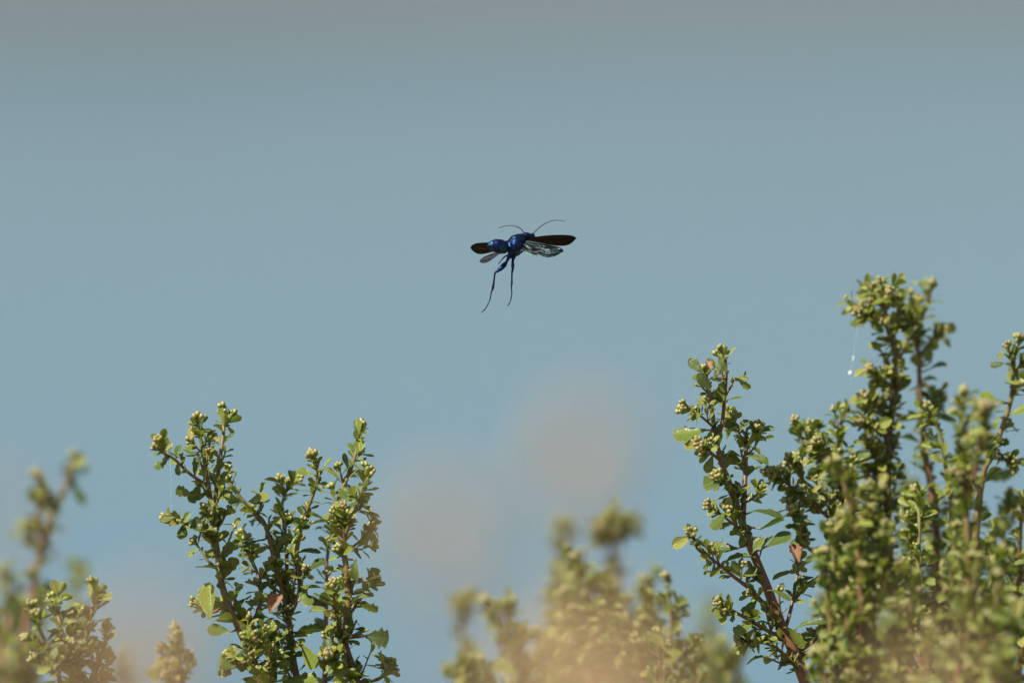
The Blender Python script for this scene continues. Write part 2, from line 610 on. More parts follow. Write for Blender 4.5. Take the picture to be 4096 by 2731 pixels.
class Shrub:
    def __init__(s, base, label, seed, max_leaves=300, squeeze=1.0, group='leafy shrubs on the bluff'):
        s.root = empty('shrub', base, label, 'shrub', group)
        s.base = Vector(base)
        s.rng = random.Random(seed)
        s.curves = {}          # name -> (branch object, list of points, list of radii)
        s.leaves = []          # (size, pos, rot, mesh, branch)
        s.max = max_leaves
        s.squeeze = squeeze
        s.primary = []

    def branch(s, key, pts3, r0, r1, parent=None, node=0.0027, leaf=(0.003, 0.0072), axil=0.85, tip_bud=True,
               lush=1.0, bare=0.0, small=(0.0018, 0.0034), side_len=(0.002, 0.009), buds=0.6, ext=False):
        rng = s.rng
        pts3 = [Vector(p) for p in pts3]
        if parent:
            bo, pp, pr = s.curves[parent]
            k = min(range(len(pp)), key=lambda i: (pp[i] - pts3[0]).length)
            pts3[0] = pp[k].copy()
            r0 = min(r0, pr[k])
        path = catmull(pts3, 0.0016 if not ext else 0.012)
        n = len(path)
        wob = rng.uniform(0, 100)
        amp = 0.0004 if not ext else 0.004
        for i in range(1, n):
            e = min(1, i / 6) * (1 if not ext else min(1, (n - 1 - i) / 6))
            v = noise.noise_vector((wob, i * 0.09, 0)) * amp * e
            path[i] = path[i] + v
        total = sum((path[i + 1] - path[i]).length for i in range(n - 1))
        rad = [0.88 * r0 + (0.88 * r1 - 0.88 * r0) * (i / (n - 1)) ** 0.9 for i in range(n)]
        rad = [r * (1 + 0.09 * noise.noise((wob, i * 0.8, 4))) for i, r in enumerate(rad)]
        mb = MB()
        org = path[0]
        loc = lambda P: [p - org for p in P]
        v1 = 1.0 if not ext else 0.15
        mb.add(tube(loc(path), rad, 8 if not ext else 7, True, 0.0, v1))
        pend = []
        # nodes
        slen = 0.0
        nxt = bare * total
        ang = rng.uniform(0, 6.28)
        for i in range(n - 1):
            seg = (path[i + 1] - path[i])
            slen += seg.length
            if slen < nxt:
                continue
            f = slen / total
            nxt = slen + node * rng.uniform(0.6, 1.4) * (1.15 - 0.45 * f)
            t = seg.normalized()
            ang += 2.4 + rng.uniform(-0.4, 0.4)
            o1 = t.orthogonal().normalized()
            out = Quaternion(t, ang) @ o1
            el = R(rng.uniform(5, 65))
            d = (out * math.cos(el) + t * math.sin(el)).normalized()
            size = LEAF_SCALE * (leaf[0] + (leaf[1] - leaf[0]) * rng.random() ** 1.7) * (1.0 - 0.45 * max(0, f - 0.35) / 0.65)
            nrm = (t * math.cos(el) - out * math.sin(el)) + Vector((-0.15, -0.25, 0.2)) + Vector((rng.gauss(0, .6), rng.gauss(0, .6), rng.gauss(0, .3)))
            if rng.random() < 0.95:
                mesh = rng.choice(YOUNG_M if (size < 0.0042 and rng.random() < 0.75) else MATURE_M)
                pend.append((size, path[i] + out * rad[i] * 0.6, frame(d + Vector((rng.uniform(-.2, .2), rng.uniform(-.2, .2), rng.uniform(-0.35, 0.2))), nrm), mesh))
            if rng.random() < axil * lush:
                sl = rng.uniform(*side_len) * (1.1 - 0.5 * f)
                el2 = R(rng.uniform(30, 65))
                d2 = (out * math.cos(el2) + t * math.sin(el2) + Vector((0, 0, 0.25))).normalized()
                a = path[i] + out * rad[i] * 0.3
                tip = a + d2 * sl + Vector((0, 0, sl * 0.2))
                mid = a + d2 * sl * 0.5
                sr = min(0.0005, rad[i] * 0.6)
                mb.add(tube(loc([a, mid, tip]), [sr, sr * 0.85, sr * 0.7], 5, True, 0.5, 1.0))
                nl = int(rng.uniform(5.0, 10.0) * lush)
                a2 = rng.uniform(0, 6.28)
                for q in range(nl):
                    ff = (q + 0.7) / nl
                    pp = a.lerp(tip, ff)
                    a2 += 2.4
                    o2 = Quaternion(d2, a2) @ d2.orthogonal().normalized()
                    e3 = R(rng.uniform(15, 60))
                    d3 = o2 * math.cos(e3) + d2 * math.sin(e3)
                    sz = SMALL_SCALE * rng.uniform(*small) * (1.35 if rng.random() < 0.25 else 1.0)
                    n3 = d2 * math.cos(e3) - o2 * math.sin(e3) + Vector((-0.1, -0.2, 0.15)) + Vector((rng.gauss(0, .5), rng.gauss(0, .5), rng.gauss(0, .3)))
                    pend.append((sz, pp + o2 * sr * 0.6, frame(d3, n3), rng.choice(YOUNG_M if rng.random() < 0.7 else MATURE_M)))
                if rng.random() < buds:
                    pend.append((rng.uniform(0.0011, 0.0016), tip, frame(d2.orthogonal(), d2), 'bud'))
        # tip
        if not ext:
            t = (path[-1] - path[-3]).normalized()
            for q in range(9):
                a2 = q * 2.4
                o2 = Quaternion(t, a2) @ t.orthogonal().normalized()
                e3 = R(rng.uniform(20, 65))
                d3 = o2 * math.cos(e3) + t * math.sin(e3)
                pend.append((rng.uniform(0.0024, 0.0046), path[-1] - t * 0.0007 * q, frame(d3, t * math.cos(e3) - o2 * math.sin(e3)), rng.choice(YOUNG_M)))
            if tip_bud:
                for q in range(3):
                    off = noise.noise_vector((wob, q * 3.3, 1)) * 0.0016
                    pend.append((rng.uniform(0.0012, 0.0017), path[-1] + t * 0.0008 + off, frame(t.orthogonal(), t + off * 150), 'bud'))
        bo = mesh_obj('branch', mb.v, mb.f, M_STEM, s.root, org - s.base, mb.u)
        s.curves[key] = (bo, path, rad)
        if not parent and not ext:
            s.primary.append(key)
        for size, p, m, mesh in pend:
            s.leaves.append([size, p, m, mesh, bo, org])
        return bo

    def px_branch(s, key, region, pts, d, dd=0.0, r0=0.0012, r1=0.0005, **kw):
        n = len(pts)
        d = FOCUS + (d - FOCUS) * s.squeeze
        P = []
        for i, (x, y) in enumerate(pts):
            sx, sy = px(region, x, y)
            P.append(at(sx, sy, d + dd * i / (n - 1)))
        par = kw.get('parent')
        if par:
            # take the depth of the branch it springs from
            pp = s.curves[par][1]
            sx, sy = px(region, *pts[0])
            k = min(range(len(pp)), key=lambda i: (to_px(pp[i])[0] - sx) ** 2 + (to_px(pp[i])[1] - sy) ** 2)
            d0 = to_px(pp[k])[2]
            P = []
            for i, (x, y) in enumerate(pts):
                sx, sy = px(region, x, y)
                P.append(at(sx, sy, d0 + dd * i / (n - 1)))
            P[0] = pp[k].copy()
        return s.branch(key, P, r0, r1, **kw)

    def leaf_at(s, key, region, x, y, length_px, ang_deg, mesh, facing=0.6, name='leaf', label=None, dz=-0.006):
        """a single larger leaf that the photograph shows; base sits on the nearest twig of that branch"""
        bo, pp, pr = s.curves[key]
        sx, sy = px(region, x, y)
        sc = CROP[region][2]
        Lpx = length_px * sc
        a = R(ang_deg)
        bx, by = sx - math.cos(a) * Lpx * 0.5, sy + math.sin(a) * Lpx * 0.5
        k = min(range(len(pp)), key=lambda i: (to_px(pp[i])[0] - bx) ** 2 + (to_px(pp[i])[1] - by) ** 2)
        d = to_px(pp[k])[2] + dz
        b = at(bx, by, d)
        tipp = at(sx + math.cos(a) * Lpx * 0.5, sy - math.sin(a) * Lpx * 0.5, d + s.rng.uniform(-0.002, 0.002))
        to_cam = (Vector((0, 0, CAM_Z)) - b).normalized()
        nrm = to_cam * facing + Vector((0, 0, 1)) * (1 - abs(facing)) + Vector((-0.25, 0, 0))
        size = (tipp - b).length
        o = bpy.data.objects.new(name, mesh)
        C.objects.link(o)
        o.parent = bo
        org = Vector(bo.location) + s.base
        o.matrix_local = Matrix.Translation(b - org) @ frame(tipp - b, nrm).to_4x4() @ Matrix.Scale(size, 4)
        if label:
            o['label'] = label
        # petiole down to the twig when the base is off the stem
        gap = (b - pp[k]).length
        if gap > pr[k]:
            v, f, u = tube([q - org for q in (pp[k], pp[k].lerp(b, 0.5) + Vector((0, 0, -0.0004)), b.lerp(tipp, 0.05))], [0.0004, 0.00034, 0.00028], 5, True, 0.5, 1.0)
            mesh_obj('petiole', v, f, M_STEM, bo, (0, 0, 0), u)

    def finish(s):
        # the largest leaves in view are single objects; what is left is one mass
        lv = [l for l in s.leaves if l[3] != 'bud']
        bd = [l for l in s.leaves if l[3] == 'bud']
        vis = [l for l in lv if in_frame(l[1])]
        hid = [l for l in lv if not in_frame(l[1])]
        vis.sort(key=lambda l: -l[0])
        single, mass = vis[:s.max], vis[s.max:] + hid
        for size, p, m, mesh, bo, org in single:
            o = bpy.data.objects.new('leaf', mesh)
            C.objects.link(o)
            o.parent = bo
            o.matrix_local = Matrix.Translation(p - org) @ m.to_4x4() @ Matrix.Scale(size, 4)
        nb = 0
        for size, p, m, mesh, bo, org in bd:
            if not in_frame(p, 10) or nb >= 300:
                continue
            nb += 1
            o = bpy.data.objects.new('bud_cluster', s.rng.choice(BUD_M))
            C.objects.link(o)
            o.parent = bo
            o.matrix_local = Matrix.Translation(p - org + (m @ Vector((0, 0, 1))) * size * 0.5) @ m.to_4x4() @ Matrix.Rotation(s.rng.uniform(0, 6), 4, 'Z') @ Matrix.Scale(size, 4)
        if mass:
            V, F, U, VA, MI = [], [], [], [], []
            off = 0
            for size, p, m, mesh, bo, org in mass:
                v, f, uv = LEAF_NP[mesh.name]
                A = np.array(m) * size
                V.append(v @ A.T.astype(np.float32) + np.array(p - s.base, np.float32))
                F.append(f + off)
                U.append(uv)
                VA.append(np.full(len(v), s.rng.random(), np.float32))
                MI.append(np.full(len(f), 0 if mesh in YOUNG_M else 1, np.int32))
                off += len(v)
            V, F, U, VA, MI = map(np.concatenate, (V, F, U, VA, MI))
            me = bpy.data.meshes.new('foliage')
            me.vertices.add(len(V))
            me.vertices.foreach_set('co', V.ravel())
            me.loops.add(F.size)
            me.loops.foreach_set('vertex_index', F.ravel())
            me.polygons.add(len(F))
            me.polygons.foreach_set('loop_start', np.arange(0, F.size, 4, dtype=np.int32))
            me.polygons.foreach_set('material_index', MI)
            me.polygons.foreach_set('use_smooth', np.ones(len(F), bool))
            lay = me.uv_layers.new(name='UVMap')
            lay.data.foreach_set('uv', U.ravel())
            at_ = me.attributes.new('vary', 'FLOAT', 'POINT')
            at_.data.foreach_set('value', VA)
            me.materials.append(M_YOUNG_J)
            me.materials.append(M_MATURE_J)
            me.update()
            me.validate()
            o = bpy.data.objects.new('foliage', me)
            C.objects.link(o)
            o.parent = s.root
            o['kind'] = 'stuff'

    def trunk(s, spread=0.05):
        """woody stems from the ground up to the lower end of every branch that starts below the picture"""
        for i, k in enumerate(s.primary):
            bo, pp, pr = s.curves[k]
            top = pp[0]
            t = (pp[3] - pp[0]).normalized()
            g = s.base + Vector((s.rng.uniform(-spread, spread), s.rng.uniform(-spread, spread), -0.05))
            tt = (t + Vector((0, 0, 1.2))).normalized()
            P = [g, g.lerp(top, 0.4) + Vector((s.rng.uniform(-.03, .03), s.rng.uniform(-.03, .03), 0)), top - tt * 0.16, top - t * 0.02, top + t * 0.002]
            s.branch('trunk%d' % i, P, 0.0055, pr[0] * 1.02, ext=True, node=0.010, axil=0.7, leaf=(0.005, 0.010),
                     small=(0.003, 0.005), side_len=(0.006, 0.03), buds=0, bare=0.3, lush=0.8)


def ground_under(region, x, d):
    sx, _ = px(region, x, 0)
    p = at(sx, 2731, d)
    return (p.x, p.y, GROUND_Z)


# ---- the tall sharp shrub with forked brown stems
d = 3.60
D = Shrub(ground_under('D', 900, 3.62), 'sharp green shrub with forked brown stems and a curled dead leaf, below the flying wasp', 11)
D.px_branch('a', 'D', [(690, 1640), (655, 1540), (600, 1400), (540, 1270), (480, 1130), (440, 1000), (420, 860), (408, 760), (398, 640), (380, 520), (355, 400), (335, 280), (312, 150)], d, -0.01, 0.0017, 0.0006, side_len=(.004, .012))
D.px_branch('b', 'D', [(404, 660), (420, 480), (440, 340), (455, 200), (450, 105)], d, 0.012, 0.0009, 0.0006, parent='a', bare=.1, axil=.6)
D.px_branch('c', 'D', [(385, 500), (270, 430), (190, 350), (105, 305)], d, -0.012, 0.0007, 0.0004, parent='a', axil=.35, bare=.15)
D.px_branch('e', 'D', [(420, 830), (340, 745), (240, 700), (165, 672)], d, -0.01, 0.0006, 0.0004, parent='a', axil=.4)
D.px_branch('f', 'D', [(480, 1150), (390, 1180), (320, 1140)], d, 0.01, 0.0006, 0.0004, parent='a', axil=.4)
D.px_branch('g', 'D', [(880, 1640), (850, 1530), (828, 1400), (812, 1250), (772, 1060), (735, 920), (710, 800), (680, 700), (640, 650), (580, 590), (520, 520), (488, 470)], d + .012, 0.0, 0.0014, 0.0006, axil=.6)
D.px_branch('h', 'D', [(650, 660), (655, 600), (650, 540)], d, 0.0, 0.0006, 0.0004, parent='g', axil=.2, tip_bud=False)
D.px_branch('i', 'D', [(815, 1200), (800, 1000), (800, 850), (788, 730), (770, 600), (805, 495)], d, 0.01, 0.0009, 0.0005, parent='g', axil=.7)
D.px_branch('j', 'D', [(820, 1220), (870, 1060), (850, 900), (870, 760), (905, 640), (950, 520), (968, 430), (950, 355)], d, -0.012, 0.0009, 0.0005, parent='g', axil=.5)
D.px_branch('k', 'D', [(1200, 1640), (1165, 1500), (1120, 1350), (1135, 1180), (1132, 1050), (1115, 900), (1092, 780), (1072, 650), (1092, 540), (1132, 440), (1180, 300), (1195, 200)], d - .01, 0.004, 0.0015, 0.0006)
D.px_branch('l', 'D', [(1100, 800), (1160, 660), (1205, 540), (1240, 450)], d, -0.008, 0.0008, 0.0005, parent='k')
D.px_branch('m', 'D', [(1118, 860), (1190, 800), (1240, 750)], d, 0.006, 0.0006, 0.0004, parent='k')
D.px_branch('n', 'D', [(1120, 1340), (1070, 1200), (1052, 1060)], d, -0.012, 0.0008, 0.0005, parent='k')
D.px_branch('o', 'D', [(1135, 1200), (1205, 1110), (1260, 1000)], d, 0.008, 0.0006, 0.0004, parent='k', axil=.35)
D.px_branch('p', 'D', [(1190, 1570), (1300, 1545), (1355, 1475)], d, 0.01, 0.0006, 0.0004, parent='k', axil=.5)
D.px_branch('q', 'D', [(1000, 1640), (1020, 1100), (1020, 900), (1060, 700)], d + .03, 0.0, 0.0011, 0.0005, axil=.5)
D.px_branch('r', 'D', [(640, 1500), (560, 1440), (480, 1480)], d, -0.015, 0.0007, 0.0005, parent='a')
D.px_branch('s', 'D', [(560, 1310), (640, 1180), (660, 1040), (600, 880), (560, 780)], d, 0.02, 0.0009, 0.0005, parent='a')
D.px_branch('t', 'D', [(840, 1480), (760, 1400), (700, 1310)], d, -0.012, 0.0007, 0.0005, parent='g')
D.px_branch('u', 'D', [(690, 1640), (720, 1450), (640, 1330)], d, -0.02, 0.0008, 0.0005)
D.px_branch('v', 'D', [(1190, 1560), (1080, 1480), (1040, 1420)], d, -0.01, 0.0008, 0.0005, parent='k')
BL = MATURE_M
for (k, x, y, ln, an, me, fc) in [
        ('h', 645, 560, 115, 20, BL[0], .7), ('a', 388, 605, 70, 100, BL[1], .9), ('a', 240, 528, 95, 160, BL[2], .8),
        ('c', 205, 400, 80, 260, BL[1], .9), ('e', 152, 668, 75, 190, RED_M, .9), ('a', 430, 1280, 135, 172, BL[0], .7),
        ('r', 470, 1470, 95, 170, BL[4], .7), ('k', 1290, 1320, 130, -8, TOOTH_M, .9), ('g', 950, 1275, 125, 178, BL[6], -.5),
        ('g', 920, 1420, 165, -58, BL[1], -.6), ('k', 1030, 1340, 85, 230, TOOTH_M, .8), ('g', 870, 1550, 190, 8, BL[2], .5),
        ('j', 975, 690, 100, 15, BL[6], -.3), ('j', 905, 420, 100, 160, BL[0], .4), ('j', 1020, 375, 80, 55, YOUNG_M[0], .3),
        ('k', 1170, 950, 120, 265, BL[5], .7), ('s', 660, 1090, 75, 160, BL[0], .8), ('g', 960, 920, 105, 40, BL[0], .7),
        ('g', 590, 800, 115, 190, BL[4], .4), ('o', 1225, 1090, 95, 20, BL[6], .5), ('o', 1245, 1150, 100, -10, TOOTH_M, -.4),
        ('n', 970, 1165, 85, 170, RED_M, .5), ('c', 160, 280, 60, 50, YOUNG_M[1], .8), ('k', 1110, 1500, 130, 190, BL[0], .4),
        ('g', 820, 1410, 95, 130, BL[0], .8), ('k', 1270, 990, 80, 30, TOOTH_M, -.2), ('k', 1090, 1000, 60, 180, BL[1], -.3)]:
    D.leaf_at(k, 'D', x, y, ln, an, me, fc)
D.leaf_at('g', 'D', 732, 1135, 115, 70, DEAD_M, 0.5, 'dead_leaf', 'curled brown dead leaf', -0.022)
D.leaf_at('a', 'D', 368, 1120, 200, 100, YOUNG_M[2], 0.2, 'leaf', 'slender yellowed folded leaf')
D.trunk()
D.finish()

# ---- low sharp shrub in the corner and the single small sprig next to it
B = Shrub(ground_under('L', 450, 3.56), 'low twiggy shrub of tiny pale leaves on purplish stems, standing before a dark blurred shoot', 12)
d = 3.56
B.px_branch('a', 'L', [(400, 1640), (370, 1500), (340, 1400), (280, 1280), (235, 1180), (210, 1110)], d, 0.0, 0.0010, 0.0005, axil=.6)
B.px_branch('b', 'L', [(500, 1640), (500, 1450), (545, 1290), (580, 1150), (600, 1030), (592, 960)], d + .01, 0.0, 0.0010, 0.0005, axil=.55)
B.px_branch('c', 'L', [(355, 1440), (395, 1290), (372, 1150), (345, 1040)], d, 0.01, 0.0008, 0.0005, parent='a')
B.px_branch('e', 'L', [(540, 1640), (620, 1480), (660, 1350), (682, 1240)], d + .015, 0.0, 0.0009, 0.0005)
B.px_branch('f', 'L', [(290, 1300), (250, 1320), (200, 1290)], d, 0.0, 0.0005, 0.0004, parent='a', axil=.3)
B.px_branch('g', 'L', [(370, 1500), (280, 1470), (240, 1420)], d, 0.0, 0.0006, 0.0004, parent='a')
B.px_branch('h', 'L', [(500, 1440), (450, 1290), (455, 1180)], d, 0.0, 0.0007, 0.0004, parent='b')
B.px_branch('i', 'L', [(500, 1500), (420, 1450), (400, 1380)], d, -0.01, 0.0007, 0.0004, parent='b')
B.px_branch('j', 'L', [(540, 1600), (640, 1560), (690, 1460)], d, 0.0, 0.0007, 0.0004, parent='e', axil=.4)
for (k, x, y, ln, an, me, fc) in [('b', 580, 970, 75, 100, YOUNG_M[1], .8), ('b', 680, 1025, 80, 20, YOUNG_M[3], .6), ('b', 500, 1072, 85, 175, YOUNG_M[0], .3),
                                  ('a', 385, 1420, 75, 60, BL[0], .8), ('a', 350, 1325, 70, 10, BL[2], .6), ('e', 640, 1510, 90, 40, BL[0], .7)]:
    B.leaf_at(k, 'L', x, y, ln, an, me, fc)
B.trunk()
B.finish()

Cc = Shrub(ground_under('L', 1200, 3.53), 'small sprig packed with round pale buds rising alone from a low shrub', 13)
d = 3.53
Cc.px_branch('a', 'L', [(1170, 1640), (1162, 1540), (1155, 1430), (1148, 1340), (1140, 1270)], d, 0.0, 0.0009, 0.0006, axil=.95, leaf=(.002, .0035), small=(.0015, .0025), side_len=(.002, .006), buds=1.0, node=.003)
Cc.px_branch('b', 'L', [(1162, 1560), (1090, 1470), (1050, 1380)], d, 0.0, 0.0006, 0.0004, parent='a', axil=.9, leaf=(.002, .0035), side_len=(.002, .004), buds=1.0)
Cc.px_branch('c', 'L', [(1165, 1590), (1080, 1560), (1035, 1510)], d, 0.0, 0.0006, 0.0004, parent='a', axil=.9, leaf=(.002, .0035), side_len=(.002, .004), buds=1.0)
Cc.px_branch('e', 'L', [(1160, 1560), (1190, 1520), (1205, 1475)], d, 0.0, 0.0005, 0.0004, parent='a', axil=.4, leaf=(.002, .0035))
Cc.trunk()
Cc.finish()

# ---- blurred shoot at the edge of the picture with its lower mass
A = Shrub(ground_under('L', 100, 4.08), 'out of focus shrub with one tall kinked shoot carrying a drooping dark leaf', 14, 120, 0.5)
d = 4.06
A.px_branch('a', 'L', [(120, 1640), (160, 1300), (200, 1000), (240, 800), (272, 650), (320, 530), (365, 400), (425, 280), (465, 140)], d, 0.0, 0.0020, 0.0008, node=.005, axil=.55, leaf=(.005, .009), small=(.003, .0045))
A.px_branch('b', 'L', [(275, 640), (232, 500), (300, 380), (245, 260)], d, -0.02, 0.001, 0.0006, parent='a', node=.004, axil=.5, leaf=(.005, .008))
A.leaf_at('a', 'L', 500, 350, 160, -45, BL[1], -.4)
A.leaf_at('a', 'L', 500, 165, 110, 25, YOUNG_M[0], .6)
A.px_branch('c', 'L', [(40, 1640), (30, 1400), (60, 1100), (20, 880)], d, 0.02, 0.0015, 0.0007, leaf=(.004, .008))
A.px_branch('e', 'L', [(200, 1640), (150, 1450), (100, 1250), (130, 1060)], d, 0.02, 0.0015, 0.0007, leaf=(.004, .008))
A.px_branch('f', 'L', [(-60, 1640), (-20, 1350), (0, 1200)], d + .05, 0.02, 0.0015, 0.0007, leaf=(.004, .008))
A.px_branch('g', 'L', [(240, 1640), (220, 1300), (300, 1050), (360, 980)], d + .02, 0.02, 0.0015, 0.0007, leaf=(.004, .008), axil=.6)
A.px_branch('h', 'L', [(480, 1640), (470, 1300), (490, 1000), (510, 850)], d + .16, 0.02, 0.0015, 0.0007, leaf=(.004, .007))
A.px_branch('i', 'L', [(800, 1700), (820, 1560), (815, 1430)], d + .2, 0.0, 0.0015, 0.0007, leaf=(.004, .007))
A.trunk()
A.finish()

# ---- blurred shrub in the middle of the lower edge
E = Shrub(ground_under('E', 1300, 4.05), 'out of focus yellowish shrub whose tallest shoot ends in a round knob of buds', 15, 260, 0.55)
kw = dict(leaf=(.0035, .007), small=(.002, .004))
E.px_branch('a', 'E', [(1440, 1700), (1480, 1300), (1530, 900), (1535, 600), (1490, 400), (1500, 240)], 4.12, 0.0, 0.0019, 0.0011, bare=.1, axil=.45, **kw)
for q in range(6):
    E.px_branch('knob%d' % q, 'E', [(1493, 330), (1500 + (q - 2.5) * 26, 290 - (q % 2) * 30), (1500 + (q - 2.5) * 38, 235 - (q % 3) * 25)], 4.12, (q % 3 - 1) * .008, 0.0006, 0.0005, parent='a', axil=1.0, node=.0028, **kw)
E.px_branch('b', 'E', [(1200, 1700), (1160, 1200), (1100, 800), (1085, 500), (1075, 220)], 4.26, 0.0, 0.0017, 0.0007, **kw)
E.px_branch('c', 'E', [(1340, 1700), (1320, 1300), (1280, 1000), (1260, 800), (1205, 640), (1180, 520)], 3.86, 0.0, 0.0017, 0.0007, **kw)
E.px_branch('e', 'E', [(300, 1700), (250, 1300), (205, 1100), (222, 890)], 4.15, 0.0, 0.0016, 0.0007, **kw)
E.px_branch('f', 'E', [(800, 1700), (700, 1450), (630, 1280), (560, 1130), (490, 1010), (430, 900)], 3.9, 0.0, 0.0016, 0.0007, **kw)
E.px_branch('g', 'E', [(640, 1300), (620, 1100), (590, 940)], 3.9, 0.0, 0.0009, 0.0006, parent='f', axil=.5, **kw)
E.px_branch('h', 'E', [(1900, 1700), (1840, 1300), (1810, 950), (1775, 710)], 3.97, 0.0, 0.0015, 0.0007, **kw)
for q, (x, y, dq) in enumerate([(1010, 620, 4.1), (1380, 700, 3.95), (1470, 760, 3.9), (1120, 800, 3.9), (1230, 480, 4.05), (860, 1180, 3.95), (1050, 1060, 3.92), (1180, 1000, 3.85), (1620, 900, 4.0),
                                (1550, 1050, 3.85), (1400, 950, 3.82), (700, 1250, 3.9), (960, 1250, 3.85), (1100, 1250, 3.82), (1330, 1200, 3.8), (1680, 1150, 3.85), (250, 1400, 3.85), (400, 1420, 3.85), (120, 1480, 3.9)]):
    E.px_branch('m%d' % q, 'E', [(x * .85 + 180, 1720), (x * .93 + 90, (y + 1600) / 2), (x, y)], dq, 0.0, 0.0013, 0.0006, **kw)
E.leaf_at('f', 'E', 600, 1440, 240, 160, BL[2], .7)
E.leaf_at('g', 'E', 670, 1060, 130, -30, BL[0], .7)
E.trunk()
E.finish()

# nearer shrub beside it with a reddish stem
H = Shrub(ground_under('E', 2000, 3.70), 'small shrub with a button-topped purple stem and one upright grey green oval leaf', 16, 200)
H.px_branch('a', 'E', [(1950, 1700), (1960, 1400), (1995, 1080), (1978, 870), (1962, 715)], 3.68, 0.0, 0.0012, 0.0006, axil=.4)
H.px_branch('b', 'E', [(1985, 1100), (2040, 940), (2060, 880)], 3.68, 0.0, 0.0005, 0.0004, parent='a', axil=.1, tip_bud=False)
H.leaf_at('b', 'E', 2095, 875, 110, 40, BL[3], .7)
H.leaf_at('a', 'E', 2020, 1310, 250, 65, BL[0], .75)
H.leaf_at('a', 'E', 1910, 1140, 150, 60, RED_M, .8)
H.leaf_at('a', 'E', 2040, 1090, 130, 60, BL[3], .8)
H.px_branch('c', 'E', [(1960, 1500), (2100, 1330), (2190, 1220)], 3.7, 0.0, 0.0007, 0.0004, parent='a', axil=.4)
for q, (x, y, dq) in enumerate([(1830, 880, 3.72), (1760, 1080, 3.72), (1700, 1250, 3.7), (1880, 1180, 3.66), (2100, 1400, 3.7), (2200, 1380, 3.75), (1600, 1480, 3.7), (2280, 1300, 3.95), (2350, 930, 4.1), (2420, 1250, 3.85), (2520, 1330, 3.8), (2640, 1280, 3.85)]):
    H.px_branch('m%d' % q, 'E', [(x * .8 + 400, 1720), (x * .9 + 200, (y + 1600) / 2), (x, y)], dq, 0.0, 0.0012, 0.0006)
H.trunk()
H.finish()

# ---- sharp leaning shoot
d = 3.60
F = Shrub(ground_under('F', 700, 3.6), 'leaning brown stem with well spaced dark leaves and a shrivelled brown leaf hanging', 17)
F.px_branch('a', 'F', [(740, 1640), (695, 1540), (640, 1400), (590, 1290), (545, 1170), (500, 1050), (450, 930), (410, 810), (370, 700), (325, 580), (300, 470), (285, 350), (265, 230), (250, 165)], d, 0.0, 0.0024, 0.0006, node=.0055, axil=.42, lush=.9)
F.px_branch('b', 'F', [(425, 830), (430, 700), (435, 600), (440, 500), (490, 425)], d, 0.01, 0.0012, 0.0006, parent='a', axil=.6, node=.0045, bare=.15)
F.px_branch('b2', 'F', [(440, 520), (430, 440), (380, 380), (365, 350)], d, 0.01, 0.0006, 0.0005, parent='b', axil=.5)
F.px_branch('c', 'F', [(305, 480), (330, 390), (340, 270), (345, 160), (322, 85)], d, 0.008, 0.0008, 0.0005, parent='a', axil=.25, node=.006, bare=.1)
F.px_branch('c2', 'F', [(340, 260), (370, 220), (385, 190), (420, 180)], d, 0.0, 0.0005, 0.0004, parent='c', axil=.0, tip_bud=False, node=.008)
F.px_branch('e', 'F', [(290, 410), (225, 355), (175, 325)], d, -0.005, 0.0005, 0.0004, parent='a', axil=.3)
F.px_branch('f', 'F', [(320, 560), (265, 510), (225, 480)], d, -0.01, 0.0006, 0.0005, parent='a', axil=.8, node=.003)
F.px_branch('g', 'F', [(600, 1320), (480, 1165), (380, 1085), (285, 1010), (218, 960), (203, 905)], d, -0.02, 0.0010, 0.0004, parent='a', node=.003, axil=.6, leaf=(.002, .0045), side_len=(.002, .006))
F.px_branch('h', 'F', [(430, 890), (360, 830), (285, 770)], d, -0.01, 0.0007, 0.0004, parent='a', axil=.6)
F.px_branch('i', 'F', [(630, 1400), (500, 1310), (400, 1250), (330, 1215)], d, -0.015, 0.0009, 0.0005, parent='a', node=.003)
F.px_branch('j', 'F', [(600, 1330), (630, 1270), (655, 1150), (672, 1060), (680, 1010)], d, 0.015, 0.0008, 0.0005, parent='a', axil=.1, node=.009, tip_bud=False)
F.px_branch('k', 'F', [(690, 1520), (560, 1400), (430, 1370)], d, -0.01, 0.0008, 0.0005, parent='a', node=.0035)
F.px_branch('l', 'F', [(655, 1440), (740, 1380), (800, 1290)], d, 0.015, 0.0008, 0.0005, parent='a')
F.px_branch('m', 'F', [(430, 760), (480, 720), (495, 690)], d, 0.005, 0.0006, 0.0004, parent='b', axil=.6)
F.px_branch('n', 'F', [(395, 780), (340, 660), (310, 620)], d, -0.01, 0.0006, 0.0004, parent='a', axil=.3)
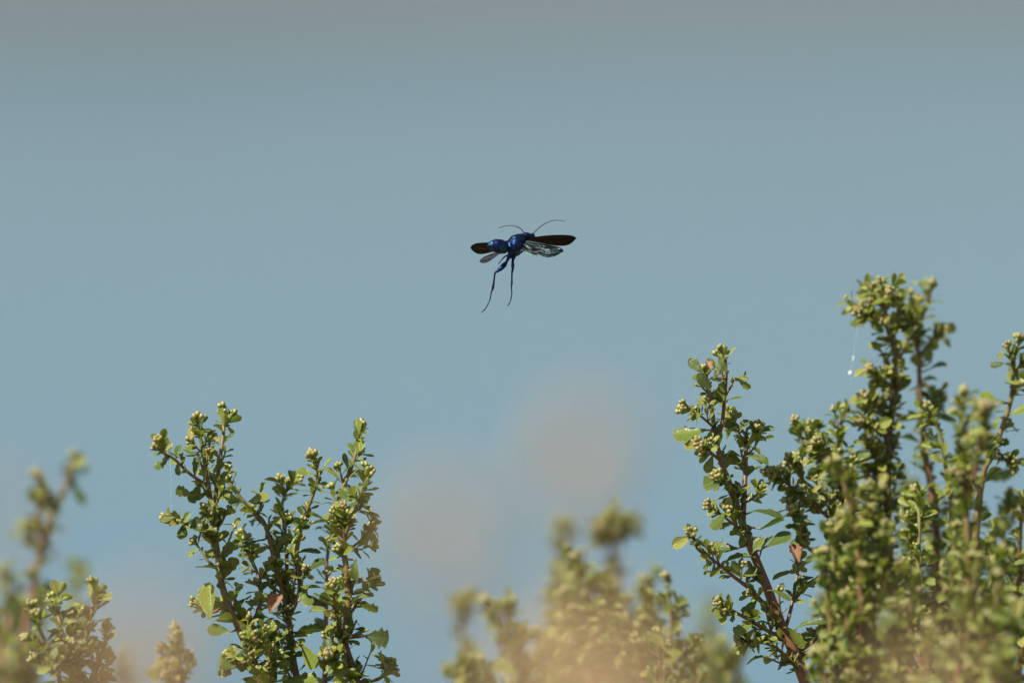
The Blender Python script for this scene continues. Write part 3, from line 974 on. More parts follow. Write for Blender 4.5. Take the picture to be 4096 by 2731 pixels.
for (k, x, y, ln, an, me, fc) in [
        ('b', 530, 785, 150, 5, BL[1], .2), ('b', 555, 845, 115, 25, BL[3], -.4), ('a', 585, 915, 125, 30, BL[0], .75),
        ('a', 415, 990, 135, 175, BL[5], .3), ('a', 330, 950, 150, 176, TOOTH_M, .35), ('a', 305, 645, 130, 190, TOOTH_M, .6),
        ('a', 180, 430, 150, 188, BL[2], .5), ('c', 322, 245, 105, 250, RED_M, .9), ('a', 210, 130, 95, 135, BL[0], .7),
        ('c', 312, 145, 90, 60, BL[2], .8), ('a', 250, 205, 85, 130, BL[4], .5), ('c', 385, 275, 75, 15, BL[3], -.2),
        ('c', 370, 65, 60, 50, YOUNG_M[3], .3), ('c2', 415, 182, 60, 0, RED_M, .2), ('b', 490, 545, 95, -10, BL[5], .4),
        ('b', 420, 400, 80, 60, BL[5], .5), ('j', 610, 1070, 110, 190, RED_M, .3), ('j', 690, 1105, 110, 200, BL[5], -.4),
        ('j', 750, 1100, 110, 25, BL[2], .4), ('a', 590, 1155, 110, -10, BL[1], .1), ('a', 725, 1285, 150, 30, BL[7], .3),
        ('a', 485, 940, 85, 60, RED_M, .6), ('a', 455, 1075, 95, 60, BL[0], .4), ('h', 310, 830, 100, 230, BL[2], .6),
        ('i', 330, 1255, 80, 175, BL[0], .6), ('i', 420, 1320, 90, 200, BL[2], .7), ('k', 490, 1450, 110, 185, BL[5], .2),
        ('g', 265, 1065, 40, 200, YOUNG_M[1], .8), ('a', 660, 1350, 120, -40, BL[1], -.4), ('l', 760, 1420, 100, 20, BL[0], .4)]:
    F.leaf_at(k, 'F', x, y, ln, an, me, fc)
F.leaf_at('j', 'F', 663, 975, 90, 110, DEAD_M, 0.4, 'dead_leaf', 'shrivelled brown dead leaf')
F.leaf_at('a', 'F', 270, 125, 50, 110, DEAD_M, 0.4, 'dead_leaf', 'shrivelled pinkish brown tip leaf')
F.trunk()
F.finish()

# ---- the large shrub at the side, its tallest shoots a little soft
G = Shrub(ground_under('T', 800, 3.68), 'tallest dense shrub with twin reddish shoots reaching above all other shrubs', 18)
d = 3.66
G.px_branch('a', 'T', [(640, 2900), (620, 2300), (600, 1700), (595, 1400), (600, 1250), (590, 1080), (640, 920), (652, 750), (655, 600), (620, 450), (590, 350), (575, 250), (540, 150)], d, 0.0, 0.0022, 0.0008, side_len=(.004, .013), leaf=(.0035, .0085))
G.px_branch('b', 'T', [(980, 2900), (960, 2300), (920, 1700), (880, 1400), (845, 1200), (830, 1000), (815, 850), (815, 700), (810, 600), (792, 450), (820, 350), (860, 250), (884, 180), (890, 130)], d + .02, 0.0, 0.0022, 0.0006, axil=.55, leaf=(.0035, .0085))
G.px_branch('a2', 'T', [(590, 360), (500, 320), (440, 300), (410, 280)], d, -.01, 0.0008, 0.0005, parent='a', leaf=(.004, .007))
G.px_branch('a3', 'T', [(580, 260), (490, 220), (450, 190)], d, .01, 0.0007, 0.0005, parent='a', leaf=(.004, .007))
G.px_branch('a4', 'T', [(575, 260), (600, 200), (600, 160)], d, -.01, 0.0007, 0.0005, parent='a')
G.px_branch('a5', 'T', [(650, 820), (560, 740), (490, 690)], d, -.01, 0.0008, 0.0005, parent='a')
G.px_branch('a6', 'T', [(610, 1000), (520, 920), (460, 880)], d, -.01, 0.0008, 0.0005, parent='a')
G.px_branch('a7', 'T', [(600, 1130), (490, 1080), (420, 1040)], d, -.01, 0.0008, 0.0005, parent='a')
G.px_branch('b2', 'T', [(800, 520), (740, 400), (720, 300)], d, -.015, 0.0008, 0.0005, parent='b', leaf=(.004, .007))
G.px_branch('b3', 'T', [(805, 580), (880, 500), (940, 440)], d, .01, 0.0007, 0.0005, parent='b', axil=.3, leaf=(.004, .007))
G.px_branch('b4', 'T', [(800, 480), (790, 340), (795, 250)], d, .01, 0.0007, 0.0005, parent='b')
G.px_branch('b5', 'T', [(835, 1050), (900, 950), (940, 890)], d, .0, 0.0007, 0.0005, parent='b')
G.px_branch('c', 'T', [(1130, 2900), (1180, 2000), (1240, 1420), (1295, 1280), (1370, 1100), (1420, 950), (1450, 800), (1450, 650), (1485, 500)], d - .02, 0.0, 0.0022, 0.0007, axil=.4, node=.005, leaf=(.0035, .008))
G.px_branch('c2', 'T', [(1300, 1280), (1340, 1230), (1430, 1330)], d, 0, 0.0007, 0.0005, parent='c')
G.px_branch('c3', 'T', [(1450, 700), (1500, 660), (1540, 620)], d, 0, 0.0007, 0.0005, parent='c')
G.px_branch('e', 'F', [(1000, 1640), (960, 1200), (900, 780), (800, 590), (720, 520), (682, 445), (664, 405)], d - .02, 0.0, 0.0018, 0.0005, axil=.7)
G.px_branch('e2', 'F', [(930, 1000), (880, 800), (800, 720), (700, 650), (640, 560)], d, -.01, 0.0009, 0.0005, parent='e')
G.px_branch('e3', 'F', [(960, 1150), (880, 900), (800, 810), (700, 735), (640, 680), (575, 620)], d, -.02, 0.0010, 0.0005, parent='e')
G.px_branch('e4', 'F', [(980, 1300), (880, 1095), (780, 1000), (700, 930), (685, 840), (660, 790)], d, -.02, 0.0011, 0.0005, parent='e', axil=.6)
G.px_branch('e5', 'F', [(860, 700), (800, 520), (740, 420)], d, .01, 0.0008, 0.0005, parent='e')
G.px_branch('e6', 'F', [(890, 760), (860, 560), (860, 430), (880, 340)], d, .01, 0.0010, 0.0005, parent='e')
G.px_branch('e7', 'F', [(880, 720), (790, 560), (760, 480)], d, -.01, 0.0008, 0.0005, parent='e')
for (k, r_, x, y, ln, an, me, fc) in [
        ('a2', 'T', 385, 370, 90, 160, BL[0], .7), ('a', 'T', 535, 510, 130, 178, BL[2], .3), ('a', 'T', 660, 710, 135, 170, RED_M, .3),
        ('b', 'T', 935, 650, 130, 25, BL[5], .3), ('b', 'T', 885, 590, 90, 100, BL[6], .8), ('b', 'T', 800, 790, 120, 185, BL[1], .2),
        ('b2', 'T', 720, 270, 90, 80, BL[0], .8), ('b', 'T', 885, 320, 80, 20, BL[4], .4), ('b', 'T', 815, 185, 80, 160, YOUNG_M[2], .5),
        ('b', 'T', 955, 215, 75, -10, YOUNG_M[4], .4), ('b', 'T', 855, 105, 70, 115, BL[4], .6), ('b3', 'T', 935, 445, 95, 40, BL[5], .5),
        ('c', 'T', 1285, 870, 130, 155, BL[6], .5), ('c', 'T', 1350, 905, 100, 190, BL[0], .6), ('c', 'T', 1490, 955, 120, 30, BL[2], .5),
        ('c', 'T', 1375, 575, 100, 220, RED_M, .5), ('c', 'T', 1350, 640, 110, 185, BL[2], .4), ('c', 'T', 1340, 1040, 100, 240, BL[6], .4),
        ('c', 'T', 1340, 1180, 100, 190, RED_M, .7), ('c', 'T', 1450, 760, 110, 0, BL[4], .3), ('a', 'T', 500, 810, 130, 100, BL[0], .7),
        ('a', 'T', 450, 930, 100, 150, BL[2], .8), ('a', 'T', 440, 1290, 230, 185, RED_M, .2), ('b', 'T', 900, 880, 100, 30, TOOTH_M, .5),
        ('e4', 'F', 690, 825, 90, 170, BL[4], .5), ('e3', 'F', 745, 725, 90, 10, BL[5], .2)]:
    G.leaf_at(k, r_, x, y, ln, an, me, fc)
rg = random.Random(5)
for q in range(20):
    x = 3260 + (q + rg.random()) / 20 * 900
    y = rg.uniform(1780, 2450) + max(0, 3500 - x) * 0.6
    G.px_branch('m%d' % q, 'S', [(x * .7 + 1130, 3000), (x * .92 + 300, (y + 2950) / 2), (x + rg.uniform(-40, 40), y + 150), (x, y)], rg.uniform(3.62, 3.86), rg.uniform(-.03, .03), 0.0016, 0.0006, leaf=(.0035, .0085))
G.trunk()
G.finish()

# nearer soft shrub standing before the tall one
K = Shrub(ground_under('T', 900, 3.36), 'soft focus shrub of pale bud-tipped shoots standing just before the tallest shrub', 19, 260, 0.45)
d = 3.40
kw = dict(leaf=(.003, .007))
K.px_branch('a', 'T', [(1180, 2900), (1150, 2000), (1130, 1500), (1120, 1200), (1110, 1000), (1112, 870)], d, 0.0, 0.0017, 0.0007, **kw)
K.px_branch('b', 'T', [(1150, 1550), (1210, 1300), (1240, 1100), (1262, 960)], d, -.02, 0.0010, 0.0006, parent='a', **kw)
K.px_branch('c', 'T', [(420, 2900), (400, 2000), (330, 1560), (280, 1400), (262, 1330)], d, 0.0, 0.0016, 0.0007, **kw)
K.px_branch('e', 'T', [(1060, 2900), (1040, 1700), (985, 1300), (960, 1120), (900, 985)], d + .1, 0.0, 0.0016, 0.0007, axil=.55, **kw)
K.px_branch('f', 'G', [(520, 1700), (490, 1420), (470, 1000), (440, 820), (420, 600), (430, 380)], d + .06, 0.0, 0.0020, 0.0007, **kw)
for q, (x, y, dq) in enumerate([(540, 150, 3.42), (650, 420, 3.4), (240, 430, 3.44), (180, 620, 3.42), (340, 950, 3.4), (130, 1380, 3.38), (700, 1050, 3.36), (830, 760, 3.4),
                                (1160, 420, 3.42), (1330, 660, 3.36), (1560, 180, 3.4), (1500, 800, 3.32), (1240, 930, 3.34), (1400, 1100, 3.3), (1600, 1000, 3.3),
                                (960, 1180, 3.3), (1120, 1330, 3.26), (1560, 1300, 3.24), (450, 1350, 3.4)]):
    K.px_branch('m%d' % q, 'G', [(x * .8 + 180, 1760), (x * .93 + 60, (y + 1650) / 2), (x, y)], dq, 0.0, 0.0014, 0.0006, **kw)
K.leaf_at('m13', 'G', 1540, 1350, 200, 10, BL[2], .6)
K.leaf_at('m6', 'G', 640, 1100, 190, 60, TOOTH_M, .8)
K.leaf_at('a', 'T', 1350, 1400, 190, 15, BL[2], .5)
K.trunk()
K.finish()


# ------------------------------------------------------------------ dry flower stalks close to the camera, far out of focus
def floret_head_mesh(seed):
    rr = random.Random(seed)
    mb = MB()
    for i in range(150):
        z = 1 - 1.55 * (i + 0.5) / 150
        a = i * 2.39996
        r = math.sqrt(max(0, 1 - z * z))
        dv = Vector((r * math.cos(a), r * math.sin(a), z))
        L = rr.uniform(0.8, 1.05)
        side = dv.orthogonal().normalized() * 0.11
        b2 = dv.cross(side).normalized() * 0.11
        p0, p1 = dv * 0.25, dv * L
        v = [p0 + side * .5, p0 - side * .5, p1 * .93 + side, p1 * .93 + b2, p1 * .93 - side, p1 * .93 - b2, p1]
        f = [(0, 2, 3), (0, 3, 4, 1), (1, 4, 5), (1, 5, 2, 0), (2, 6, 3), (3, 6, 4), (4, 6, 5), (5, 6, 2)]
        mb.add((v, f, [(0, 0)] * 7))
    me = bpy.data.meshes.new('seed_head')
    me.from_pydata([tuple(v) for v in mb.v], [], mb.f)
    me.materials.append(M_DRY)
    return me


HEADS = [floret_head_mesh(i) for i in range(3)]


def dry_plant(label, base_px, d, heads, seed):
    rr = random.Random(seed)
    b = at(base_px, 2731, d)
    root = empty('dry_flower_plant', (b.x, b.y, GROUND_Z), label, 'dry plant', 'dry flower plants close to the camera')
    base = Vector((b.x, b.y, GROUND_Z))
    for i, (x, y, r, dq) in enumerate(heads):
        top = at(x * 4096 / 2352, y * 4096 / 2352, d + dq)
        g = base + Vector((rr.uniform(-.01, .01), rr.uniform(-.01, .01), -0.04))
        fork = base.lerp(top, 0.6)
        fork.z = GROUND_Z + (top.z - GROUND_Z) * 0.6
        fork.x = base.x + (top.x - base.x) * 0.35
        path = catmull([g, fork, top.lerp(fork, 0.3), top], 0.02)
        n = len(path)
        v, f, u = tube([p - base for p in path], [0.0016 - 0.0010 * k / (n - 1) for k in range(n)], 6)
        st = mesh_obj('stalk', v, f, M_DRYSTEM, root, (0, 0, 0), u)
        o = bpy.data.objects.new('seed_head', HEADS[i % 3])
        C.objects.link(o)
        o.parent = st
        o.location = top - base
        o.scale = (r, r, r)
        o.rotation_euler = (rr.uniform(-.4, .4), rr.uniform(-.4, .4), rr.uniform(0, 6))
    return root


dry_plant('dry plant with two round tan seed heads held high and a crowd of lower ones', 1380 * 1.7415, 2.15,
          [(1345, 1030, .0068, 0), (1295, 1105, .0055, -.04), (1020, 1190, .0066, .02), (1000, 1280, .0056, -.05), (1400, 1530, .0085, -.15), (1350, 1580, .009, -.1), (1300, 1590, .0075, -.2), (1450, 1600, .008, -.1), (1370, 1640, .009, -.25), (1180, 1420, .004, .05), (1240, 1560, .006, 0), (1500, 1640, .007, -.15)], 1)
dry_plant('dry plant with tan seed heads before the low twiggy shrub', 290 * 1.7415, 2.15,
          [(320, 1500, .0065, -.1), (300, 1590, .0075, -.2), (350, 1420, .0045, 0), (-10, 1200, .005, 0), (390, 1600, .006, -.1), (20, 1640, .004, -.1)], 2)
dry_plant('dry plant with tan seed heads before the tallest dense shrub', 2140 * 1.7415, 2.2,
          [(2110, 1520, .0038, -.05), (2210, 1630, .0045, -.15), (2060, 1640, .0045, -.1), (2150, 1420, .0026, 0)], 3)


# ------------------------------------------------------------------ spider silk
def silk(pts, d, r, label, flakes=()):
    path = catmull([at(x, y, d) for x, y in pts], 0.002)
    org = path[0].copy()
    v, f, u = tube([p - org for p in path], [r] * len(path), 4)
    m = plain('silk', (0.85, 0.87, 0.88), 0.4, 0.1, 500, transl=0.3)
    o = mesh_obj('silk_thread', v, f, m, None, org, u)
    tag(o, label, 'spider silk')
    for (x, y, s) in flakes:
        c = at(x, y, d)
        bm = bmesh.new()
        bmesh.ops.create_icosphere(bm, subdivisions=2, radius=s)
        for w in bm.verts:
            w.co *= 1 + 0.5 * noise.noise(w.co * 1500)
            w.co.z *= 1.5
        me = bpy.data.meshes.new('fluff')
        bm.to_mesh(me)
        bm.free()
        me.materials.append(m)
        fo = bpy.data.objects.new('fluff', me)
        C.objects.link(fo)
        fo.parent = o
        fo.location = c - org


silk([(3432, 1310), (3422, 1360), (3412, 1430), (3400, 1490), (3408, 1530)], 3.66, 0.00002, 'white silk strand with fluff hanging from the tallest shrub',
     [(3401, 1490, .00045), (3397, 1494, .0003), (3413, 1430, .0003), (3412, 1440, .0002)])
silk([(680, 1845), (684, 1900), (683, 1980), (685, 2050)], 3.595, 0.000015, 'fine silk strand between two twigs of the forked sharp shrub')
silk([(2745, 1750), (2790, 1800), (2835, 1865)], 3.6, 0.00004, 'dark fine silk strand beside the leaning brown stem')


# ------------------------------------------------------------------ the wasp
K_MM = 36.0 / LENS / 4096 * FOCUS * CROP['W'][2] * 1000      # mm per wasp-crop pixel


def wp(x, y, w=0.0):
    """wasp picture coordinates and depth towards the viewer (mm) -> wasp space (mm): x right, y up, z to viewer"""
    return Vector(((x - 860) * K_MM, -(y - 480) * K_MM, w))


def wasp_material():
    m, N, L, out = new_mat('steel_blue_shell')
    nz = noise_tex(N, L, 0.45, 3.0)
    p = N.new('ShaderNodeBsdfPrincipled')
    p.inputs['Base Color'].default_value = (0.003, 0.004, 0.010, 1)
    p.inputs['Roughness'].default_value = 0.45
    p.inputs['Specular IOR Level'].default_value = 0.1
    g = N.new('ShaderNodeBsdfGlossy')
    cr = ramp(N, [(0.38, (0.004, 0.02, 0.26)), (0.54, (0.03, 0.22, 0.95)), (0.68, (0.12, 0.80, 0.90))])
    L.new(nz.outputs[0], cr.inputs[0])
    L.new(cr.outputs[0], g.inputs['Color'])
    g.inputs['Roughness'].default_value = 0.22
    tc = N.new('ShaderNodeTexCoord')
    mp = N.new('ShaderNodeMapping')
    mp.inputs['Rotation'].default_value = (0, 0, R(-38))
    mp.inputs['Scale'].default_value = (0.45, 2.6, 1.0)
    L.new(tc.outputs['Object'], mp.inputs['Vector'])
    n2 = noise_tex(N, L, 1.5, 3.0, vec=mp.outputs[0])
    n3 = noise_tex(N, L, 9.0, 3.0)
    b = N.new('ShaderNodeBump')
    b.inputs['Strength'].default_value = 1.0
    b.inputs['Distance'].default_value = 0.00024
    L.new(math_node(N, L, 'ADD', n2.outputs[0], math_node(N, L, 'MULTIPLY', n3.outputs[0], 0.15)), b.inputs['Height'])
    L.new(b.outputs[0], g.inputs['Normal'])
    mx = N.new('ShaderNodeMixShader')
    mx.inputs[0].default_value = 0.085
    L.new(p.outputs[0], mx.inputs[1])
    L.new(g.outputs[0], mx.inputs[2])
    L.new(mx.outputs[0], out.inputs[0])
    return m


def wing_material(name, alpha, tint, gloss, rough, noise_s, bump, base=(0.012, 0.008, 0.005), patch=(0.3, 0.7)):
    """smoky membrane; glints are put in as noise patches of tinted gloss"""
    m, N, L, out = new_mat(name)
    nz = noise_tex(N, L, noise_s, 5.0)
    p = N.new('ShaderNodeBsdfDiffuse')
    L.new(mixc(N, L, nz.outputs[0], base, tuple(x * 2.2 for x in base)), p.inputs['Color'])
    g = N.new('ShaderNodeBsdfGlossy')
    L.new(mixc(N, L, nz.outputs[0], tint, tuple(min(1, x * 1.5) for x in tint)), g.inputs['Color'])
    g.inputs['Roughness'].default_value = rough
    b = N.new('ShaderNodeBump')
    b.inputs['Strength'].default_value = 1.0
    b.inputs['Distance'].default_value = bump
    n2 = noise_tex(N, L, noise_s * 2.1, 4.0)
    L.new(n2.outputs[0], b.inputs['Height'])
    L.new(b.outputs[0], g.inputs['Normal'])
    uv = N.new('ShaderNodeUVMap')
    mp = N.new('ShaderNodeMapping')
    mp.inputs['Scale'].default_value = (2.2, 6.0, 1.0)
    L.new(uv.outputs[0], mp.inputs['Vector'])
    n3 = noise_tex(N, L, 1.0, 5.0, vec=mp.outputs[0])
    pr = ramp(N, [(patch[0], (0, 0, 0)), (patch[1], (1, 1, 1))])  # mask of streaky patches that places the glints on the wing
    L.new(n3.outputs[0], pr.inputs[0])
    mx = N.new('ShaderNodeMixShader')
    L.new(math_node(N, L, 'MULTIPLY', pr.outputs[0], gloss), mx.inputs[0])
    L.new(p.outputs[0], mx.inputs[1])
    L.new(g.outputs[0], mx.inputs[2])
    tr = N.new('ShaderNodeBsdfTransparent')
    tr.inputs['Color'].default_value = (0.75, 0.70, 0.66, 1)
    m2 = N.new('ShaderNodeMixShader')
    m2.inputs[0].default_value = alpha
    L.new(tr.outputs[0], m2.inputs[1])
    L.new(mx.outputs[0], m2.inputs[2])
    L.new(m2.outputs[0], out.inputs[0])
    return m


def build_wasp():
    c0 = at(*px('W', 860, 480), FOCUS)
    root = empty('wasp', c0, 'metallic blue black wasp hovering with wings spread and long hind legs trailing', 'wasp')
    root.rotation_euler = (R(90 - PITCH), 0, 0)      # its space is laid out upright, facing the way it flies
    root.scale = (0.001, 0.001, 0.001)
    shell = wasp_material()
    k = K_MM
    mb = MB()

    def blob(pts, sides=20, step=0.15):
        P = [wp(x, y, w) for x, y, w, r in pts]
        path = catmull(P, step)
        # radius follows the same knots
        s = [0]
        for i in range(1, len(P)):
            s.append(s[-1] + (P[i] - P[i - 1]).length)
        rr = []
        tot = s[-1]
        n = len(path)
        rk = [p[3] * k for p in pts]
        for i in range(n):
            w = tot * i / (n - 1)
            j = max(q for q in range(len(s) - 1) if s[q] <= w + 1e-9)
            f = (w - s[j]) / (s[j + 1] - s[j])
            f = f * f * (3 - 2 * f)
            rr.append(rk[j] * (1 - f) + rk[j + 1] * f)
        mb.add(tube(path, rr, sides))

    # abdomen with segment steps, petiole, thorax, neck, head
    blob([(752, 505, 2.5, 12), (738, 540, 2.9, 52), (705, 540, 3.4, 88), (645, 524, 4.3, 106), (580, 510, 5.2, 96), (522, 508, 5.9, 68), (484, 512, 6.4, 36), (464, 516, 6.6, 14)], 28)
    blob([(800, 470, 1.0, 24), (775, 478, 1.9, 13), (755, 500, 2.5, 13), (730, 525, 3.0, 24)], 12)
    blob([(785, 500, 1.3, 52), (810, 485, 0.9, 82), (855, 455, -0.1, 98), (905, 428, -1.2, 92), (955, 402, -2.2, 72), (985, 388, -2.8, 48)], 28)
    blob([(960, 400, -2.4, 40), (1000, 372, -3.1, 56), (1040, 362, -3.7, 44), (1062, 366, -4.1, 25)], 22)
    blob([(880, 440, 0.2, 100), (862, 500, 0.4, 106), (846, 560, 0.6, 96), (826, 615, 0.8, 70), (815, 650, 0.9, 38)], 24)
    blob([(800, 455, 1.2, 45), (790, 500, 1.4, 62), (790, 560, 1.4, 58), (800, 610, 1.2, 45)], 20)
    blob([(1052, 368, -4.0, 22), (1072, 372, -4.5, 42), (1096, 378, -5.2, 52), (1116, 388, -5.9, 34), (1125, 402, -6.2, 12)], 22)
    # hind legs
    blob([(800, 610, 1.0, 42), (778, 655, 1.4, 40), (752, 705, 1.9, 22), (738, 735, 2.1, 19), (700, 785, 2.4, 36), (655, 830, 2.6, 35), (605, 872, 2.8, 22), (572, 895, 3.0, 14), (562, 960, 2.7, 12), (552, 1040, 2.3, 15), (541, 1105, 2.0, 19), (528, 1140, 1.9, 11), (514, 1190, 1.7, 10), (505, 1250, 1.5, 9), (488, 1300, 1.3, 9), (455, 1370, 1.1, 8), (428, 1412, 1.0, 8), (398, 1438, 0.9, 8), (384, 1455, 0.8, 6)], 10)
    blob([(840, 620, 0.3, 42), (832, 665, 0.4, 36), (826, 715, 0.5, 20), (822, 745, 0.5, 20), (824, 790, 0.4, 25), (822, 845, 0.3, 18), (812, 900, 0.2, 13), (810, 980, 0.0, 12), (810, 1045, -0.2, 15), (803, 1100, -0.3, 10), (809, 1180, -0.5, 9), (800, 1250, -0.6, 9), (785, 1310, -0.8, 8), (762, 1345, -0.9, 9), (752, 1358, -1.0, 6)], 10)
    # middle and fore legs folded under the thorax
    blob([(820, 600, -0.8, 26), (760, 640, -1.2, 14), (705, 668, -1.3, 11), (655, 722, -1.2, 8), (618, 772, -1.2, 7)], 8)
    blob([(880, 580, -1.5, 28), (925, 600, -2.4, 20), (900, 640, -3.2, 12), (860, 655, -3.0, 9)], 8)
    blob([(930, 480, -2.5, 26), (975, 540, -3.6, 20), (950, 600, -4.2, 12), (905, 610, -4.0, 9)], 8)
    blob([(940, 470, -3.2, 26), (990, 510, -4.6, 18), (985, 560, -5.2, 11), (945, 585, -5.0, 8)], 8)
    # spurs and spines
    def spine(x, y, w, dx, dy, r=4):
        P = [wp(x, y, w), wp(x + dx * .5, y + dy * .5, w), wp(x + dx, y + dy, w)]
        mb.add(tube(P, [r * k, r * k * .75, r * k * .5], 5))
    for (x, y, w, dx, dy) in [(545, 1110, 2, 22, 52), (538, 1120, 2, 8, 40), (520, 1165, 1.8, -14, 20), (508, 1230, 1.6, -16, 18), (498, 1270, 1.4, 16, 10), (470, 1340, 1.2, 14, 8), (428, 1412, 1, 4, 20),
                              (384, 1452, .8, 0, 20), (390, 1448, .8, -16, 6), (806, 1105, -.3, -12, 22), (808, 1185, -.5, 10, 18), (795, 1265, -.6, -10, 18), (752, 1356, -1, -2, 16), (757, 1352, -1, 14, 12), (812, 1000, 0, -10, 16)]:
        spine(x, y, w, dx, dy, 4.5)
    raw = bpy.data.meshes.new('body_raw')
    raw.from_pydata([tuple(v) for v in mb.v], [], mb.f)
    tmp = bpy.data.objects.new('body_raw', raw)
    C.objects.link(tmp)
    rm = tmp.modifiers.new('r', 'REMESH')
    rm.mode = 'VOXEL'
    rm.voxel_size = 0.062
    sm = tmp.modifiers.new('s', 'SMOOTH')
    sm.factor = 0.5
    sm.iterations = 3
    dg = bpy.context.evaluated_depsgraph_get()
    me = bpy.data.meshes.new_from_object(tmp.evaluated_get(dg))
    bpy.data.objects.remove(tmp)
    me.name = 'body'
    me.materials.clear()
    me.materials.append(shell)
    me.polygons.foreach_set('use_smooth', [True] * len(me.polygons))
    body = bpy.data.objects.new('body', me)
    C.objects.link(body)
    body.parent = root

    # antennae
    am = plain('antenna_shell', (0.02, 0.015, 0.02), 0.4, 0.3, 5)
    for pts in ([(1045, 352, -4.2), (985, 325, -3.9), (940, 268, -3.7), (860, 230, -3.6), (770, 220, -3.6), (690, 233, -3.8), (618, 256, -4.0)],
                [(1090, 375, -5.0), (1110, 345, -5.2), (1165, 282, -5.6), (1250, 212, -6.4), (1350, 160, -7.2), (1450, 143, -7.8), (1565, 156, -8.2)]):
        path = catmull([wp(*p) for p in pts], 0.12)
        n = len(path)
        rr = [(8.5 - 4.0 * i / n) * k * (1.0 if i % 4 else 0.82) for i in range(n)]
        v, f, u = tube(path, rr, 8)
        mesh_obj('antenna', v, f, am, root, (0, 0, 0), u)
    # compound eyes on the head
    em = plain('eye_shell', (0.02, 0.02, 0.03), 0.2, 0.2, 30)
    for (x, y, w) in ((1085, 352, -5.0), (1110, 400, -5.0)):
        bm = bmesh.new()
        bmesh.ops.create_uvsphere(bm, u_segments=16, v_segments=10, radius=1.0, matrix=Matrix.Translation(wp(x, y, w)) @ Matrix.Rotation(R(25), 4, 'Z') @ Matrix.Diagonal((0.72, 0.5, 0.62, 1)))
        e = bpy.data.meshes.new('eye')
        bm.to_mesh(e)
        bm.free()
        e.polygons.foreach_set('use_smooth', [True] * len(e.polygons))
        e.materials.append(em)
        eo = bpy.data.objects.new('eye', e)
        C.objects.link(eo)
        eo.parent = root

    vein_m = plain('wing_vein', (0.006, 0.004, 0.003), 1.0, 0.3, 5)
    vein_m.node_tree.nodes['Principled BSDF'].inputs['Specular IOR Level'].default_value = 0.0
    smoky = wing_material('smoky_wing', 0.95, (0.06, 0.08, 0.07), 0.5, 0.16, 0.5, 0.0003, (0.0025, 0.0016, 0.0010), (0.60, 0.85))
    glint = wing_material('glinting_wing', 0.92, (0.42, 0.62, 0.62), 0.55, 0.30, 0.7, 0.0008, (0.006, 0.006, 0.006), (0.46, 0.70))
    grey = wing_material('grey_wing', 0.92, (0.07, 0.07, 0.09), 0.5, 0.35, 0.8, 0.0003, (0.006, 0.005, 0.007), (0.2, 0.9))

    def wing(name, lead, trail, mat, ripple, veins, nu=44, nv=16, seed=0, label=None):
        """lead / trail: matching edges from root to tip, (x, y, depth); the membrane spans between them"""
        A = catmull([wp(*p) for p in lead], 0.02)
        Bq = catmull([wp(*p) for p in trail], 0.02)
        verts, faces, uvs = [], [], []

        def pt(u, v):
            a = A[min(len(A) - 1, int(u * (len(A) - 1)))]
            b = Bq[min(len(Bq) - 1, int(u * (len(Bq) - 1)))]
            p = a.lerp(b, v)
            h = ripple * (0.6 * math.sin(v * 15 + u * 3 + seed) + 0.7 * noise.noise((u * 7, v * 5, seed)) + 0.35 * noise.noise((u * 20, v * 14, seed))) * math.sin(math.pi * min(1, v * 1.0)) * min(1, u * 4)
            return p + Vector((0.15, 0.75, 0.6)) * h
        for i in range(nu + 1):
            for j in range(nv + 1):
                verts.append(pt(i / nu, j / nv))
                uvs.append((i / nu, j / nv))
        for i in range(nu):
            for j in range(nv):
                q = i * (nv + 1) + j
                faces.append((q, q + nv + 1, q + nv + 2, q + 1))
        o = mesh_obj(name, verts, faces, mat, root, (0, 0, 0), uvs)
        sd = o.modifiers.new('thickness', 'SOLIDIFY')
        sd.thickness = 0.03
        if label:
            o['label'] = label
        vb = MB()
        for chain in veins:
            P = catmull([Vector((u, v, 0)) for u, v in chain], 0.03)
            Q = [pt(min(1, max(0, q.x)), min(1, max(0, q.y))) + Vector((0, 0.02, 0.02)) for q in P]
            vb.add(tube(Q, [0.055 - 0.03 * i / len(Q) for i in range(len(Q))], 5))
        mesh_obj('venation', vb.v, vb.f, vein_m, o, (0, 0, 0), vb.u)
        return o

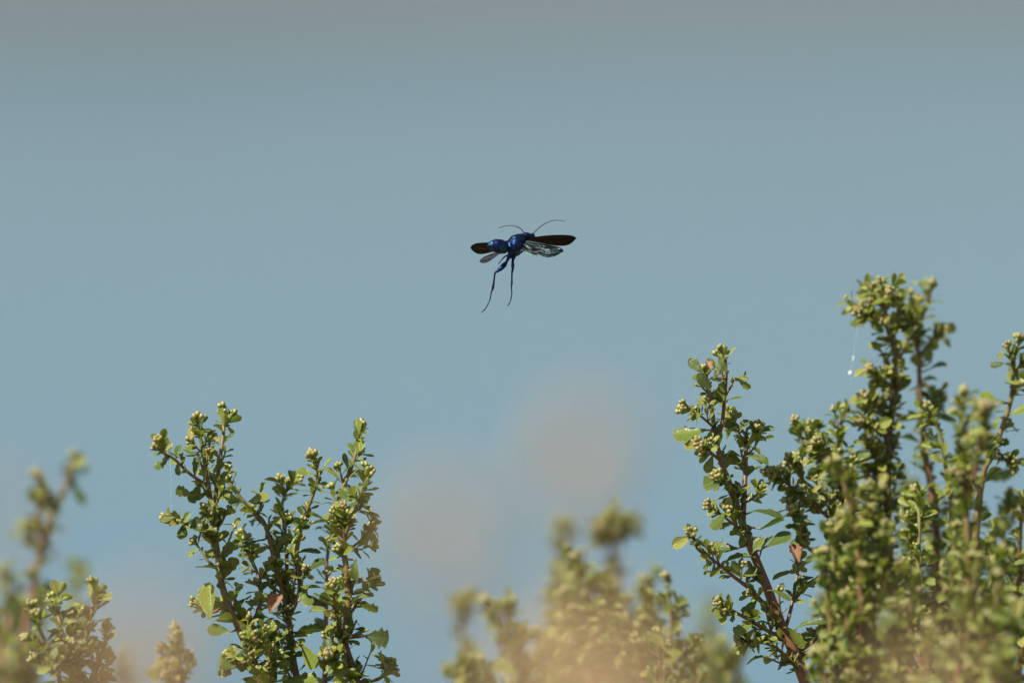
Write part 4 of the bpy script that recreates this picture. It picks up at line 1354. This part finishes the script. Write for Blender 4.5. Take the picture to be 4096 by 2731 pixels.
    fore_v = [[(0, .02), (.3, .02), (.7, .02), (.95, .05)], [(0, .25), (.25, .2), (.5, .12), (.72, .03)], [(0, .5), (.3, .5), (.55, .42), (.75, .4)], [(.3, .5), (.33, .25), (.34, .18)],
              [(.55, .42), (.56, .25), (.5, .12)], [(.75, .4), (.8, .2), (.78, .04)], [(0, .8), (.3, .8), (.6, .75)], [(.45, .46), (.5, .65), (.6, .75)], [(.66, .41), (.7, .62), (.6, .75)]]
    hind_v = [[(0, .05), (.4, .05), (.8, .1)], [(0, .3), (.3, .28), (.6, .2), (.85, .3)], [(0, .55), (.3, .55), (.55, .7)], [(.4, .25), (.45, .45), (.5, .66)], [(0, .85), (.3, .88)]]
    # right side wings
    wing('forewing', [(955, 402, -1.9), (1110, 386, -3.4), (1300, 362, -5.4), (1500, 351, -7.4), (1640, 357, -8.8), (1700, 372, -9.2), (1732, 398, -9.2)],
         [(945, 436, -1.0), (1060, 445, -1.0), (1200, 470, -1.2), (1360, 500, -1.9), (1520, 511, -3.6), (1640, 485, -6.0), (1732, 402, -9.1)], smoky, 0.16, fore_v, seed=1)
    wing('hindwing', [(948, 432, -1.0), (1080, 455, -1.4), (1220, 478, -2.0), (1360, 503, -2.6), (1470, 525, -3.2), (1530, 552, -3.6), (1543, 582, -3.6)],
         [(928, 470, 0.3), (945, 560, 1.8), (1020, 622, 2.8), (1140, 668, 3.2), (1190, 640, 2.8), (1290, 676, 2.2), (1420, 660, 0.2), (1543, 590, -3.5)], glint, 0.6, hind_v, seed=2,
         label='crinkled hindwing glinting teal and silver')
    # left side wings, behind the abdomen
    wing('forewing', [(860, 405, -1.0), (740, 437, -2.2), (560, 456, -4.2), (400, 462, -6.0), (300, 472, -7.0), (240, 500, -7.6), (218, 535, -7.8)],
         [(845, 440, -0.4), (760, 500, -0.6), (640, 560, -1.4), (500, 605, -3.0), (350, 628, -5.2), (265, 592, -6.8), (218, 540, -7.8)], smoky, 0.16, fore_v, seed=3)
    wing('hindwing', [(835, 470, 0.2), (720, 530, -0.6), (600, 590, -1.6), (470, 640, -2.8), (390, 680, -3.5), (355, 715, -3.8), (352, 738, -3.8)],
         [(820, 520, 0.6), (740, 570, 0.6), (640, 622, 0.0), (545, 690, -1.0), (470, 740, -2.2), (400, 757, -3.2), (352, 742, -3.8)], grey, 0.2, hind_v, seed=4)
    return root


build_wasp()
